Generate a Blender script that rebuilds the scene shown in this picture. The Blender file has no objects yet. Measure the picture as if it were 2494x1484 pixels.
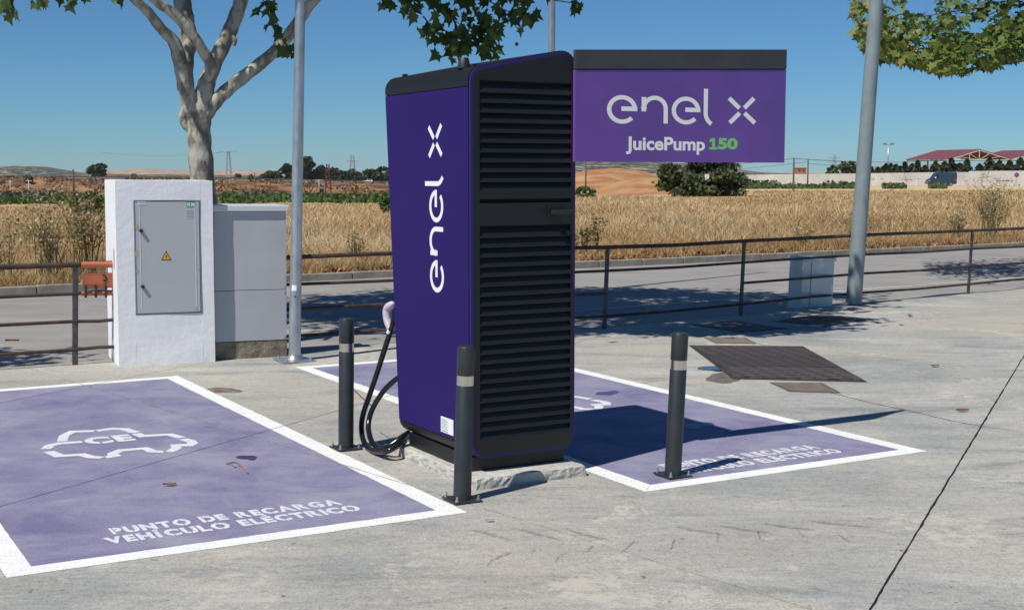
import bpy, bmesh, math, random
import numpy as np
from mathutils import Vector, Matrix, Quaternion
R = math.radians
rng = np.random.default_rng(11); random.seed(11)
scn = bpy.context.scene
col = scn.collection

# ------------------------------------------------------------------ camera, sky, sun, exposure
CAM_H, FPX, PW, PH, HOR = 1.65, 3250.0, 2493.0, 1484.0, 420.0
PITCH = math.atan((PH/2-HOR)/FPX)
cd = bpy.data.cameras.new('camera'); cam = bpy.data.objects.new('camera', cd); col.objects.link(cam)
cd.sensor_width = 36.0; cd.lens = 36.0*FPX/PW; cd.clip_end = 30000.0; cd.clip_start = 0.05
cam.location = (0, 0, CAM_H); cam.rotation_euler = (math.pi/2-PITCH, 0, 0)
scn.camera = cam
SUN_EL, SUN_TRAVEL = R(54.2), R(48)
w = bpy.data.worlds.new('World'); scn.world = w; w.use_nodes = True
wn = w.node_tree.nodes; wl = w.node_tree.links
sky = wn.new('ShaderNodeTexSky'); sky.sky_type = 'NISHITA'; sky.sun_disc = False
sky.sun_elevation = SUN_EL; sky.sun_rotation = math.atan2(-math.cos(SUN_TRAVEL), -math.sin(SUN_TRAVEL))
sky.altitude = 1500; sky.air_density = 1.0; sky.dust_density = 0.0; sky.ozone_density = 3.0
tint = wn.new('ShaderNodeMix'); tint.data_type = 'RGBA'; tint.blend_type = 'MULTIPLY'; tint.inputs[0].default_value = 1.0; tint.inputs[7].default_value = (.425, .735, 1.0, 1)
wl.new(sky.outputs[0], tint.inputs[6]); wl.new(tint.outputs[2], wn['Background'].inputs[0]); wn['Background'].inputs[1].default_value = 0.077
sl = bpy.data.lights.new('sun', 'SUN'); sl.energy = 4.7; sl.angle = R(0.5); sl.color = (1.0, 0.95, 0.87)
sun = bpy.data.objects.new('sun', sl); col.objects.link(sun); sun.location = (-20, -22, 40)
sdir = Vector((math.cos(SUN_TRAVEL)*math.cos(SUN_EL), math.sin(SUN_TRAVEL)*math.cos(SUN_EL), -math.sin(SUN_EL)))
sun.rotation_euler = sdir.to_track_quat('-Z', 'Y').to_euler()
scn.view_settings.view_transform = 'Standard'; scn.view_settings.look = 'None'
scn.view_settings.exposure = 0.0; scn.view_settings.gamma = 1.0; scn.view_settings.use_curve_mapping = False
scn.cycles.max_bounces = 6; scn.cycles.transparent_max_bounces = 6

# ------------------------------------------------------------------ measuring helpers (surveyed points of the place)
CP, SP = math.cos(PITCH), math.sin(PITCH)
def ray(x, y):
    a = (x-PW/2)/FPX; b = -(y-PH/2)/FPX
    return np.array([a, CP+b*SP, -SP+b*CP])
O3 = np.array([0, 0, CAM_H])
def G(x, y, z=0.0):
    d = ray(x, y); return O3+d*((z-CAM_H)/d[2])
def at(x, y, dist):
    d = ray(x, y); return O3+d*(dist/d[1])
def onplane(px, P0, n):
    d = ray(*px); return O3+d*(np.dot(np.asarray(P0)-O3, n)/np.dot(d, n))

# ------------------------------------------------------------------ mesh helpers
class MB:
    def __init__(s): s.v = []; s.f = []; s.m = []; s.sm = False
    def add(s, vs, fs, mi=0):
        o = len(s.v); s.v += [tuple(map(float, p)) for p in vs]; s.f += [tuple(i+o for i in f) for f in fs]; s.m += [mi]*len(fs); return s
    def box(s, a, b, mi=0):
        x0, y0, z0 = a; x1, y1, z1 = b
        return s.add([(x0,y0,z0),(x1,y0,z0),(x1,y1,z0),(x0,y1,z0),(x0,y0,z1),(x1,y0,z1),(x1,y1,z1),(x0,y1,z1)],
                     [(0,3,2,1),(4,5,6,7),(0,1,5,4),(1,2,6,5),(2,3,7,6),(3,0,4,7)], mi)
    def tube(s, pts, rad, n=10, cap=True, mi=0):
        pts = [Vector(p) for p in pts]; k = len(pts)
        rad = list(rad) if hasattr(rad, '__len__') else [rad]*k
        vs = []; fs = []; prev = None
        for i, p in enumerate(pts):
            t = (pts[min(i+1, k-1)]-pts[max(i-1, 0)]).normalized()
            if prev is None:
                a = Vector((0,0,1)) if abs(t.z) < .9 else Vector((1,0,0)); x = t.cross(a).normalized()
            else:
                x = (prev-t*prev.dot(t)).normalized()
            prev = x; y = t.cross(x)
            for j in range(n):
                th = 2*math.pi*j/n; vs.append(p+(x*math.cos(th)+y*math.sin(th))*rad[i])
        for i in range(k-1):
            for j in range(n):
                a = i*n+j; b = i*n+(j+1) % n; fs.append((a, b, b+n, a+n))
        if cap:
            fs.append(tuple(range(n-1, -1, -1))); fs.append(tuple((k-1)*n+j for j in range(n)))
        return s.add(vs, fs, mi)
    def lathe(s, prof, n=24, c=(0,0), mi=0):      # prof: (radius, z) from bottom to top
        k = len(prof); vs = []; fs = []
        for r, z in prof:
            for j in range(n):
                th = 2*math.pi*j/n; vs.append((c[0]+r*math.cos(th), c[1]+r*math.sin(th), z))
        for i in range(k-1):
            for j in range(n):
                a = i*n+j; b = i*n+(j+1) % n; fs.append((a, b, b+n, a+n))
        fs.append(tuple(range(n-1, -1, -1))); fs.append(tuple((k-1)*n+j for j in range(n)))
        return s.add(vs, fs, mi)
    def prism(s, poly, f0, f1, mi=0):             # poly 2D list, f0/f1 map (a,b)->3D
        n = len(poly); vs = [f0(*p) for p in poly]+[f1(*p) for p in poly]
        fs = [tuple(range(n)), tuple(range(2*n-1, n-1, -1))]+[(i, i+n, (i+1) % n+n, (i+1) % n) for i in range(n)]
        return s.add(vs, fs, mi)
    def flat(s, poly, z, mi=0): return s.add([(p[0], p[1], z) for p in poly], [tuple(range(len(poly)))], mi)
    def build(s, name, mat, parent=None, smooth=False, bevel=0):
        me = bpy.data.meshes.new(name); me.from_pydata(s.v, [], s.f)
        for m_ in (mat if isinstance(mat, (list, tuple)) else [mat]): me.materials.append(m_)
        if any(s.m): me.polygons.foreach_set('material_index', s.m)
        bm = bmesh.new(); bm.from_mesh(me); bmesh.ops.recalc_face_normals(bm, faces=bm.faces)
        if bevel:
            bmesh.ops.bevel(bm, geom=[e for e in bm.edges if e.is_manifold and e.calc_face_angle(0) > .6], offset=bevel, segments=2, affect='EDGES', profile=.6)
        if smooth:
            for f in bm.faces: f.smooth = len(f.verts) < 5
            for e in bm.edges:
                if e.is_manifold and e.calc_face_angle(0) > .7: e.smooth = False
        bm.to_mesh(me); bm.free(); me.update()
        o = bpy.data.objects.new(name, me); col.objects.link(o)
        if parent: o.parent = parent
        return o
def tag(o, label=None, cat=None, group=None, kind=None):
    if label: o['label'] = label
    if cat: o['category'] = cat
    if group: o['group'] = group
    if kind: o['kind'] = kind
    return o
def thing(name, label, cat, loc, rotz=0, lean=0, group=None):
    o = bpy.data.objects.new(name, None); col.objects.link(o); o.empty_display_size = .2
    o.location = Vector([float(q) for q in loc])
    q = Quaternion((0,1,0), lean) @ Quaternion((0,0,1), rotz)
    o.rotation_mode = 'QUATERNION'; o.rotation_quaternion = q
    return tag(o, label, cat, group)
def struct(name, mb, mat, label=None, parent=None, **k):
    o = mb.build(name, mat, parent, **k)
    if not parent: tag(o, label, None, None, 'structure')
    return o
def big_mesh(name, V, F, mat, tint=None, parent=None, mats=None):   # V (n,3), F (m,k) numpy
    me = bpy.data.meshes.new(name); k = F.shape[1]
    me.vertices.add(len(V)); me.vertices.foreach_set('co', np.asarray(V, np.float32).ravel())
    me.loops.add(F.size); me.loops.foreach_set('vertex_index', F.astype(np.int32).ravel())
    me.polygons.add(len(F)); me.polygons.foreach_set('loop_start', np.arange(0, F.size, k, dtype=np.int32))
    me.polygons.foreach_set('loop_total', np.full(len(F), k, np.int32))
    if tint is not None:
        at_ = me.attributes.new('tint', 'FLOAT', 'POINT'); at_.data.foreach_set('value', np.asarray(tint, np.float32))
    me.materials.append(mat); me.update(calc_edges=True); me.validate()
    o = bpy.data.objects.new(name, me); col.objects.link(o)
    if parent: o.parent = parent
    return o

# ------------------------------------------------------------------ materials
def newmat(name):
    m = bpy.data.materials.new(name); m.use_nodes = True; nt = m.node_tree
    return m, nt, nt.nodes, nt.links, nt.nodes['Principled BSDF']
def ramp(nt, fac, stops):
    r = nt.nodes.new('ShaderNodeValToRGB'); e = r.color_ramp.elements
    while len(e) < len(stops): e.new(.5)
    for i, (p, c) in enumerate(stops): e[i].position = p; e[i].color = (*c, 1) if len(c) == 3 else c
    nt.links.new(fac, r.inputs[0]); return r.outputs[0]
def noise(nt, vec, scale, detail=6, rough=.6, dist=0):
    n = nt.nodes.new('ShaderNodeTexNoise'); n.inputs['Scale'].default_value = scale; n.inputs['Detail'].default_value = detail
    n.inputs['Roughness'].default_value = rough; n.inputs['Distortion'].default_value = dist
    if vec is not None: nt.links.new(vec, n.inputs['Vector'])
    return n.outputs['Fac']
def coords(nt, scale=(1,1,1), rot=0, kind='Object'):
    t = nt.nodes.new('ShaderNodeTexCoord'); mp = nt.nodes.new('ShaderNodeMapping')
    mp.inputs['Scale'].default_value = scale; mp.inputs['Rotation'].default_value = (0,0,rot)
    nt.links.new(t.outputs[kind], mp.inputs[0]); return mp.outputs[0]
def mixc(nt, fac, a, b, mode='MIX'):
    m = nt.nodes.new('ShaderNodeMix'); m.data_type = 'RGBA'; m.blend_type = mode
    for s, v in ((m.inputs[0], fac), (m.inputs[6], a), (m.inputs[7], b)):
        if hasattr(v, 'is_linked'): nt.links.new(v, s)
        elif isinstance(v, (int, float)): s.default_value = v
        else: s.default_value = (*v, 1)
    return m.outputs[2]
def bump(nt, h, strength=.3, dist=.01):
    b = nt.nodes.new('ShaderNodeBump'); b.inputs['Strength'].default_value = strength; b.inputs['Distance'].default_value = dist
    nt.links.new(h, b.inputs['Height']); return b.outputs[0]
def M(name, c1, c2=None, scale=6, rough=.6, metal=0, bs=0, bscale=60, bdist=.004, lo=.35, hi=.65, spec=.5, stretch=(1,1,1), coat=0):
    m, nt, N, L, P = newmat(name); v = coords(nt, stretch)
    P.inputs['Roughness'].default_value = rough; P.inputs['Metallic'].default_value = metal
    P.inputs['Specular IOR Level'].default_value = spec; P.inputs['Coat Weight'].default_value = coat
    if c2 is None: P.inputs['Base Color'].default_value = (*c1, 1)
    else: L.new(ramp(nt, noise(nt, v, scale), [(lo, c1), (hi, c2)]), P.inputs['Base Color'])
    if bs: L.new(bump(nt, noise(nt, v, bscale, 4), bs, bdist), P.inputs['Normal'])
    return m
def leafmat(name, stops, rough=.55, trans=.25):
    m, nt, N, L, P = newmat(name); a = N.new('ShaderNodeAttribute'); a.attribute_name = 'tint'
    c = ramp(nt, a.outputs['Fac'], stops); L.new(c, P.inputs['Base Color']); P.inputs['Roughness'].default_value = rough
    P.inputs['Specular IOR Level'].default_value = .3
    t = N.new('ShaderNodeBsdfTranslucent'); L.new(c, t.inputs[0]); mx = N.new('ShaderNodeMixShader'); mx.inputs[0].default_value = trans
    L.new(P.outputs[0], mx.inputs[1]); L.new(t.outputs[0], mx.inputs[2]); L.new(mx.outputs[0], N['Material Output'].inputs[0])
    return m

def concrete_lot():
    m, nt, N, L, P = newmat('concrete'); v = coords(nt)
    big = noise(nt, v, .55, 8, .62, .6)
    st = noise(nt, coords(nt, (.5, 1.7, 1), R(-20)), 1.6, 8, .65, .8)
    base = ramp(nt, big, [(.30, (.275,.29,.28)), (.44, (.365,.37,.352)), (.54, (.428,.42,.39)), (.70, (.465,.432,.38))])
    base = mixc(nt, .85, base, ramp(nt, st, [(.34, (.54,.59,.61)), (.46, (.93,.96,.97)), (.57, (1.05,1.03,.99)), (.69, (1.26,1.24,1.2))]), 'MULTIPLY')
    base = mixc(nt, ramp(nt, noise(nt, v, .22, 5, .6, .8), [(.46, (0,0,0)), (.62, (.62,.62,.62))]), base, (.455,.41,.345))
    base = mixc(nt, ramp(nt, noise(nt, coords(nt, (.9,1.3,1), 1.0), .6, 9, .72, 1.2), [(.53, (0,0,0)), (.63, (.6,.6,.6))]), base, (.285,.305,.30))
    fine = noise(nt, v, 26, 6, .7)
    base = mixc(nt, .75, base, ramp(nt, fine, [(.3, (.66,.66,.66)), (.5, (1,1,1)), (.72, (1.14,1.13,1.1))]), 'MULTIPLY')
    base = mixc(nt, .75, base, ramp(nt, noise(nt, v, 85, 4, .7), [(.33, (.6,.6,.59)), (.5, (1,1,1)), (.67, (1.28,1.28,1.26))]), 'MULTIPLY')
    base = mixc(nt, .8, base, ramp(nt, noise(nt, coords(nt, (1.0,4.5,1), R(-38)), 5, 6, .7), [(.3, (.84,.85,.85)), (.5, (1,1,1)), (.7, (1.1,1.1,1.09))]), 'MULTIPLY')
    # worn patches where the fines have scaled away, dark drips, pale splashes
    sc = noise(nt, v, .8, 3, .5, 1.5); sc2 = noise(nt, v, 9, 8, .75)
    mm = N.new('ShaderNodeMath'); mm.operation = 'MULTIPLY'; L.new(sc, mm.inputs[0]); L.new(sc2, mm.inputs[1])
    base = mixc(nt, ramp(nt, mm.outputs[0], [(.315, (0,0,0)), (.345, (.9,.9,.9))]), base, (.53,.49,.42))
    dk = noise(nt, coords(nt, (1, 2.2, 1), R(25)), 3.1, 7, .7, .4)
    base = mixc(nt, ramp(nt, dk, [(.57, (0,0,0)), (.72, (.62,.62,.62))]), base, (.22,.215,.2))
    wh = noise(nt, v, 5.5, 6, .72)
    base = mixc(nt, ramp(nt, wh, [(.705, (0,0,0)), (.73, (.7,.7,.7))]), base, (.66,.65,.61))
    sp = noise(nt, v, 16, 2, .5); base = mixc(nt, ramp(nt, sp, [(.71, (0,0,0)), (.73, (.75,.75,.75))]), base, (.16,.14,.12))
    L.new(base, P.inputs['Base Color'])
    P.inputs['Roughness'].default_value = .86; P.inputs['Specular IOR Level'].default_value = .3
    L.new(bump(nt, noise(nt, v, 60, 8, .8), .55, .008), P.inputs['Normal']); return m
def paint_mat(name, c, under=(.44,.42,.37), wear=.66, c2=None, fade=.0):
    m, nt, N, L, P = newmat(name); v = coords(nt)
    b = ramp(nt, noise(nt, v, 1.5, 9, .72, .5), [(.33, c), (.66, c2 or c)])
    b = mixc(nt, .55, b, ramp(nt, noise(nt, coords(nt, (.6,1.8,1), R(30)), 7, 8, .7), [(.3, (.8,.8,.82)), (.55, (1,1,1)), (.75, (1.25,1.22,1.16))]), 'MULTIPLY')
    b = mixc(nt, .7, b, ramp(nt, noise(nt, v, 85, 5, .72), [(.33, (.7,.7,.72)), (.5, (1,1,1)), (.67, (1.3,1.3,1.25))]), 'MULTIPLY')
    b = mixc(nt, ramp(nt, noise(nt, v, 2.3, 8, .68, .7), [(.46, (0,0,0)), (.68, (fade,fade,fade))]), b, under)
    n1 = noise(nt, v, 38, 8, .72); n2 = noise(nt, v, 1.7, 4, .6)
    mm = N.new('ShaderNodeMath'); mm.operation = 'ADD'; L.new(n1, mm.inputs[0]); L.new(n2, mm.inputs[1]); mm.inputs[1].default_value = 0
    b = mixc(nt, ramp(nt, mm.outputs[0], [(wear*2-.2, (0,0,0)), (wear*2, (.65,.65,.65))]), b, under)
    L.new(b, P.inputs['Base Color']); P.inputs['Roughness'].default_value = .75; P.inputs['Specular IOR Level'].default_value = .35
    L.new(bump(nt, noise(nt, v, 60, 8, .8), .45, .007), P.inputs['Normal']); return m
def smear(name, c, lo, hi, sc=24):
    m, nt, N, L, P = newmat(name); P.inputs['Base Color'].default_value = (*c, 1); P.inputs['Roughness'].default_value = .9
    t_ = N.new('ShaderNodeBsdfTransparent'); mx = N.new('ShaderNodeMixShader'); L.new(ramp(nt, noise(nt, coords(nt), sc, 5, .7), [(.3, (lo,lo,lo)), (.7, (hi,hi,hi))]), mx.inputs[0])
    L.new(t_.outputs[0], mx.inputs[1]); L.new(P.outputs[0], mx.inputs[2]); L.new(mx.outputs[0], N['Material Output'].inputs[0]); return m
MT = {}
MT['concrete'] = concrete_lot()
MT['joint'] = M('joint_dirt', (.05,.043,.036), (.12,.1,.08), 14, .95)
MT['purple_paint'] = paint_mat('purple_paint', (.17,.154,.285), (.37,.37,.41), .602, (.30,.295,.395), .42)
MT['white_paint'] = paint_mat('white_paint', (.86,.87,.85), (.5,.48,.43), .62, (.79,.80,.77))
MT['letter_paint'] = paint_mat('letter_paint', (.74,.76,.8), (.3,.26,.38), .63, (.66,.68,.73))
MT['slab'] = M('rough_slab', (.42,.42,.39), (.57,.55,.49), 9, .9, bs=.8, bscale=30, bdist=.02)
MT['asphalt'] = M('asphalt', (.245,.235,.222), (.325,.31,.29), 1.4, .92, bs=.5, bscale=120, bdist=.01, stretch=(.6,1.3,1))
MT['roadline'] = paint_mat('road_line', (.5,.5,.48), (.25,.25,.24), .62)
MT['kerb'] = M('kerb_stone', (.24,.215,.18), (.36,.33,.28), 5, .9, bs=.5, bscale=40)
MT['white_wall'] = M('white_plaster', (.80,.81,.82), (.87,.875,.88), 3, .85, bs=.35, bscale=14, bdist=.012, spec=.3)
MT['grey_cab'] = M('grey_steel', (.42,.435,.45), (.46,.475,.49), 3, .5, bs=.08, bscale=200)
MT['grey_cab2'] = M('grey_door', (.44,.46,.47), (.47,.49,.50), 2, .42)
MT['stone_base'] = M('stained_plinth', (.13,.1,.075), (.3,.255,.2), 7, .95, bs=.9, bscale=18, bdist=.02)
MT['galv'] = M('galvanised', (.38,.41,.43), (.55,.58,.60), 14, .38, .75, stretch=(1,1,.35))
MT['galv_grey'] = M('grey_pole_paint', (.19,.235,.25), (.24,.285,.30), 5, .5, bs=.2, bscale=90)
MT['cab_blue'] = M('weathered_metal', (.42,.5,.55), (.52,.6,.64), 3, .38, .35)
MT['rust'] = M('rusty_tube', (.045,.03,.026), (.115,.062,.044), 9, .7, .1, bs=.3, bscale=60, lo=.42, hi=.72)
MT['post_steel'] = M('dark_post_paint', (.055,.058,.062), (.11,.105,.1), 11, .6, .1)
MT['orange'] = M('orange_paint', (.52,.15,.065), (.46,.12,.055), 6, .6)
MT['orange_dk'] = M('faded_orange', (.44,.12,.055), (.38,.1,.05), 8, .6)
MT['black'] = M('charger_black', (.0065,.0072,.0085), (.0085,.0094,.0108), 3, .5, bs=.12, bscale=420, bdist=.002)
MT['black_in'] = M('charger_inside', (.006,.006,.007), None, rough=.9)
MT['purple'] = M('charger_purple', (.020,.008,.115), (.022,.009,.12), 2, .62, spec=.22)
MT['purple_trim'] = M('purple_trim', (.022,.009,.10), None, rough=.5)
MT['white_vinyl'] = M('white_vinyl', (.83,.85,.86), None, rough=.45)
MT['inset_purple'] = M('inset_purple', (.13,.06,.29), (.17,.075,.35), 1.6, .3)
MT['inset_top'] = M('inset_cap', (.045,.045,.047), (.06,.058,.058), 5, .5, bs=.2, bscale=300, bdist=.002)
MT['cream'] = M('cream_vinyl', (.92,.90,.86), None, rough=.45)
MT['green'] = M('green_vinyl', (.23,.62,.15), None, rough=.45)
MT['bollard'] = M('bollard_paint', (.022,.028,.03), (.03,.036,.038), 8, .42, bs=.12, bscale=300, bdist=.002)
MT['band'] = M('steel_band', (.68,.64,.58), None, rough=.22, metal=.95)
MT['bolt'] = M('bolt_zinc', (.45,.48,.48), None, rough=.35, metal=.8)
MT['rubber'] = M('cable_rubber', (.012,.011,.013), None, rough=.22, spec=.6)
MT['wrap'] = M('bubble_wrap', (.62,.5,.6), (.74,.64,.72), 60, .3, bs=.8, bscale=110, bdist=.01)
MT['yellow'] = M('warning_yellow', (.78,.42,.02), None, rough=.45)
MT['ink'] = M('ink_black', (.02,.02,.022), None, rough=.5)
MT['ink_grey'] = M('ink_grey', (.22,.24,.26), None, rough=.5)
MT['label_green'] = M('label_green', (.03,.33,.07), None, rough=.45)
MT['ochre'] = M('ochre_stain', (.52,.40,.2), (.45,.36,.2), 20, .8)
MT['cover'] = M('manhole_iron', (.03,.026,.025), (.15,.125,.115), 42, .65, .2, bs=.6, bscale=60, bdist=.01)
def tread(name, a, b, sc=11, rot=.6):
    m, nt, N, L, P = newmat(name); ck = N.new('ShaderNodeTexChecker'); ck.inputs['Scale'].default_value = sc; L.new(coords(nt, rot=rot), ck.inputs[0])
    c = mixc(nt, .6, mixc(nt, ck.outputs['Fac'], a, b), ramp(nt, noise(nt, coords(nt), 7, 7, .7), [(.3, (.55,.5,.48)), (.65, (1.3,1.25,1.2))]), 'MULTIPLY')
    L.new(c, P.inputs['Base Color']); P.inputs['Roughness'].default_value = .6; P.inputs['Metallic'].default_value = .2; return m
for i, (a, b) in enumerate((((.018,.015,.014), (.085,.068,.062)), ((.014,.013,.013), (.06,.054,.052)), ((.022,.022,.023), (.10,.096,.096)))): MT['cover%d' % i] = tread('tread_plate', a, b)
MT['cover'] = tread('tread_plate_far', (.04,.034,.032), (.105,.088,.08))
MT['cover_brown'] = M('manhole_brown', (.16,.12,.1), (.25,.195,.16), 8, .8, .1)
MT['wet'] = smear('wet_stain', (.1,.092,.082), .35, .8, 9)
MT['water'] = M('puddle_water', (.05,.055,.06), None, rough=.03, spec=.9)
MT['bark'] = M('plane_bark', (.40,.385,.32), (.185,.165,.135), 9, .9, bs=.7, bscale=22, bdist=.02, lo=.46, hi=.56, stretch=(1,1,.5))
MT['bark_dk'] = M('dark_bark', (.09,.07,.055), (.14,.11,.085), 6, .95)
MT['leaf'] = leafmat('plane_leaf', [(0,(.03,.058,.014)), (.5,(.055,.095,.022)), (1,(.10,.15,.035))], trans=.3)
MT['leaf_y'] = leafmat('plane_leaf_turning', [(0,(.06,.10,.022)), (.45,(.105,.165,.035)), (.82,(.18,.215,.05)), (1,(.34,.27,.06))], trans=.25)
MT['pine'] = leafmat('pine_needles', [(0,(.025,.045,.018)), (1,(.065,.095,.035))], trans=.05)
MT['bush'] = leafmat('bush_leaves', [(0,(.04,.056,.022)), (1,(.115,.142,.06))], trans=.08)
MT['fig'] = leafmat('fig_leaves', [(0,(.05,.09,.02)), (1,(.12,.17,.05))], trans=.15)
MT['olive'] = leafmat('olive_leaves', [(0,(.085,.105,.07)), (1,(.21,.235,.16))], trans=.05)
MT['vine'] = leafmat('vine_leaves', [(0,(.035,.075,.016)), (1,(.085,.15,.035))], trans=.1)
MT['lowvine'] = leafmat('low_vine_leaves', [(0,(.05,.085,.025)), (.7,(.11,.15,.05)), (1,(.22,.2,.09))], trans=.1)
MT['cypress'] = leafmat('conifer_leaves', [(0,(.028,.042,.02)), (1,(.075,.09,.045))], trans=.02)
MT['straw'] = leafmat('dry_grass', [(0,(.21,.12,.055)), (.35,(.40,.27,.125)), (.7,(.53,.395,.21)), (1,(.68,.58,.38))], rough=.8, trans=.2)
MT['weed'] = leafmat('dry_weed', [(0,(.14,.115,.05)), (.5,(.24,.2,.09)), (1,(.38,.33,.18))], rough=.8, trans=.1)
MT['weed_leaf'] = leafmat('weed_leaves', [(0,(.17,.15,.065)), (.6,(.31,.26,.13)), (1,(.55,.47,.3))], rough=.8, trans=.15)
MT['dead_leaf'] = leafmat('dead_leaves', [(0,(.16,.06,.025)), (.6,(.33,.15,.06)), (1,(.46,.27,.13))], rough=.85, trans=.1)
def terrain_mat():
    m, nt, N, L, P = newmat('dry_field'); v = coords(nt)
    b = ramp(nt, noise(nt, v, .09, 9, .7, .5), [(.3, (.40,.25,.12)), (.5, (.50,.345,.17)), (.7, (.56,.42,.22))])
    b = mixc(nt, .6, b, ramp(nt, noise(nt, coords(nt, (1,.35,1)), 1.1, 8, .75), [(.3, (.62,.58,.52)), (.6, (1.05,1.05,1.05))]), 'MULTIPLY')
    L.new(b, P.inputs['Base Color']); P.inputs['Roughness'].default_value = .95; P.inputs['Specular IOR Level'].default_value = .1; return m
MT['field'] = terrain_mat()
MT['slope'] = M('embankment_earth', (.12,.06,.034), (.36,.215,.10), .13, .95, lo=.42, hi=.64, spec=.1, stretch=(.6,1,2))
MT['earth_red'] = M('red_earth', (.36,.155,.075), (.44,.29,.14), .22, .95, lo=.42, hi=.6, spec=.1)
MT['stubble'] = M('pale_stubble', (.62,.48,.27), (.55,.42,.22), .2, .95, spec=.1)
MT['track'] = M('gravel_track', (.48,.4,.32), (.56,.48,.4), .5, .95, spec=.1)
MT['wall_far'] = M('whitewashed_wall', (.56,.545,.51), (.70,.685,.65), .35, .9, spec=.2)
MT['roof_red'] = M('red_sheet_roof', (.2,.06,.07), (.16,.05,.06), .6, .6)
MT['cream_steel'] = M('cream_steel', (.56,.53,.44), None, rough=.6)
MT['yellow_steel'] = M('yellow_steel', (.7,.58,.04), None, rough=.5)
MT['pinkish'] = M('pink_steel', (.5,.28,.25), None, rough=.6)
MT['brick'] = M('old_brick', (.38,.18,.12), (.3,.14,.1), 2, .9)
MT['pole_wood'] = M('weathered_pole', (.09,.065,.055), (.14,.1,.08), 2, .9)
MT['pole_rust'] = M('rusty_pole', (.11,.05,.035), None, rough=.8)
MT['pylon'] = M('pylon_steel', (.32,.35,.37), None, rough=.6)
MT['conc_pole'] = M('concrete_pole', (.45,.44,.42), None, rough=.8)
MT['wire'] = M('wire', (.06,.065,.07), None, rough=.6)
MT['car_silver'] = M('silver_paint', (.35,.37,.4), None, rough=.25, metal=.6)
MT['car_white'] = M('white_paint_car', (.75,.76,.78), None, rough=.3)
MT['van_blue'] = M('van_blue', (.012,.045,.085), None, rough=.25, coat=.4)
MT['glass_dark'] = M('dark_glass', (.015,.018,.02), None, rough=.08)
MT['tractor_green'] = M('tractor_green', (.02,.09,.035), None, rough=.4)
MT['tyre'] = M('tyre', (.02,.019,.018), None, rough=.85)
MT['rim'] = M('wheel_rim', (.5,.5,.5), None, rough=.35, metal=.7)
MT['rim_y'] = M('wheel_rim_yellow', (.55,.45,.06), None, rough=.5)
MT['lamp_red'] = M('tail_lamp', (.4,.015,.015), None, rough=.3)
MT['sign_violet'] = M('sign_face', (.12,.02,.30), None, rough=.4)
MT['sign_rim'] = M('sign_rim', (.45,.02,.12), None, rough=.4)
MT['graf'] = M('graffiti_grey', (.27,.26,.26), None, rough=.8)
MT['graf_b'] = M('graffiti_blue', (.3,.42,.55), None, rough=.8)
MT['twig'] = M('twig', (.30,.17,.11), None, rough=.9)
def hill_mat(name, tan, tan2, shrub, mauve, cov=.56, sc=.012):
    m, nt, N, L, P = newmat(name); v = coords(nt)
    b = ramp(nt, noise(nt, coords(nt, (1,.5,2)), .0035, 6, .6), [(.38, tan), (.52, tan2), (.66, mauve)])
    a = noise(nt, v, sc, 8, .72); 
    b = mixc(nt, ramp(nt, a, [(cov, (0,0,0)), (cov+.05, (1,1,1))]), b, shrub)
    L.new(b, P.inputs['Base Color']); P.inputs['Roughness'].default_value = 1; P.inputs['Specular IOR Level'].default_value = 0; return m
MT['hill'] = hill_mat('hill_dry', (.50,.37,.25), (.42,.31,.23), (.09,.105,.085), (.34,.2,.21), .53, .05)
MT['hill_dark'] = hill_mat('hill_scrub', (.42,.33,.24), (.3,.26,.2), (.055,.07,.06), (.3,.22,.2), .44, .06)

# ------------------------------------------------------------------ the ground: terrain, lot, road, kerbs
def lerpx(x, xs, ys): return np.interp(x, xs, ys)
AK = R(32.6); KD = np.array([math.cos(AK), math.sin(AK)]); KN = np.array([-KD[1], KD[0]])
K0 = np.array([1.19, 24.2])                                    # a point on the far kerb's road edge
def wdist(x, y): return (x-K0[0])*KN[0]+(y-K0[1])*KN[1]
def hw_z(px): return lerpx(px, [-800, 0, 530, 940, 1400, 2000], [0.0, -.75, -1.6, -3.7, -5.0, -6.0])
def tz(x, y):
    x = np.asarray(x, float); y = np.asarray(y, float); yy = np.maximum(y, 1.0)
    px = PW/2+FPX*np.clip(x/yy, -2, 2); wd = wdist(x, y)
    k = lerpx(px, [0, 940, 1250, 1500, 1850, 2493], [.0175, .0155, .0105, .0062, .0040, .0038])
    dd = np.maximum(0, yy-34)
    z = -k*np.minimum(dd, lerpx(px, [940, 1500, 1900], [560, 400, 240]))
    # motorway embankment, left half
    L = lerpx(px, [1150, 1500], [1, 0])
    up = np.clip((yy-612)/46, 0, 1); up = up*up*(3-2*up); dn = np.clip((yy-685)/60, 0, 1)
    z = z+L*((hw_z(px)-z)*up-(hw_z(px)+9)*dn*up)
    # mounds of spoil beyond the right-hand field
    def bumpf(pxc, d, sx, sd, h): 
        xc = (pxc-PW/2)/FPX*d; return h*np.exp(-((x-xc)/sx)**2-((y-d)/sd)**2)
    z = z+bumpf(1590, 140, 4.2, 8, 1.5)+bumpf(1500, 142, 3.4, 8, .7)+bumpf(1430, 225, 9, 16, 3.2)+bumpf(1560, 232, 7, 14, 2.2)
    z = np.where(wd < 7, -.35+np.clip((wd-4)/3, 0, 1)*.35, z)
    return z
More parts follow.
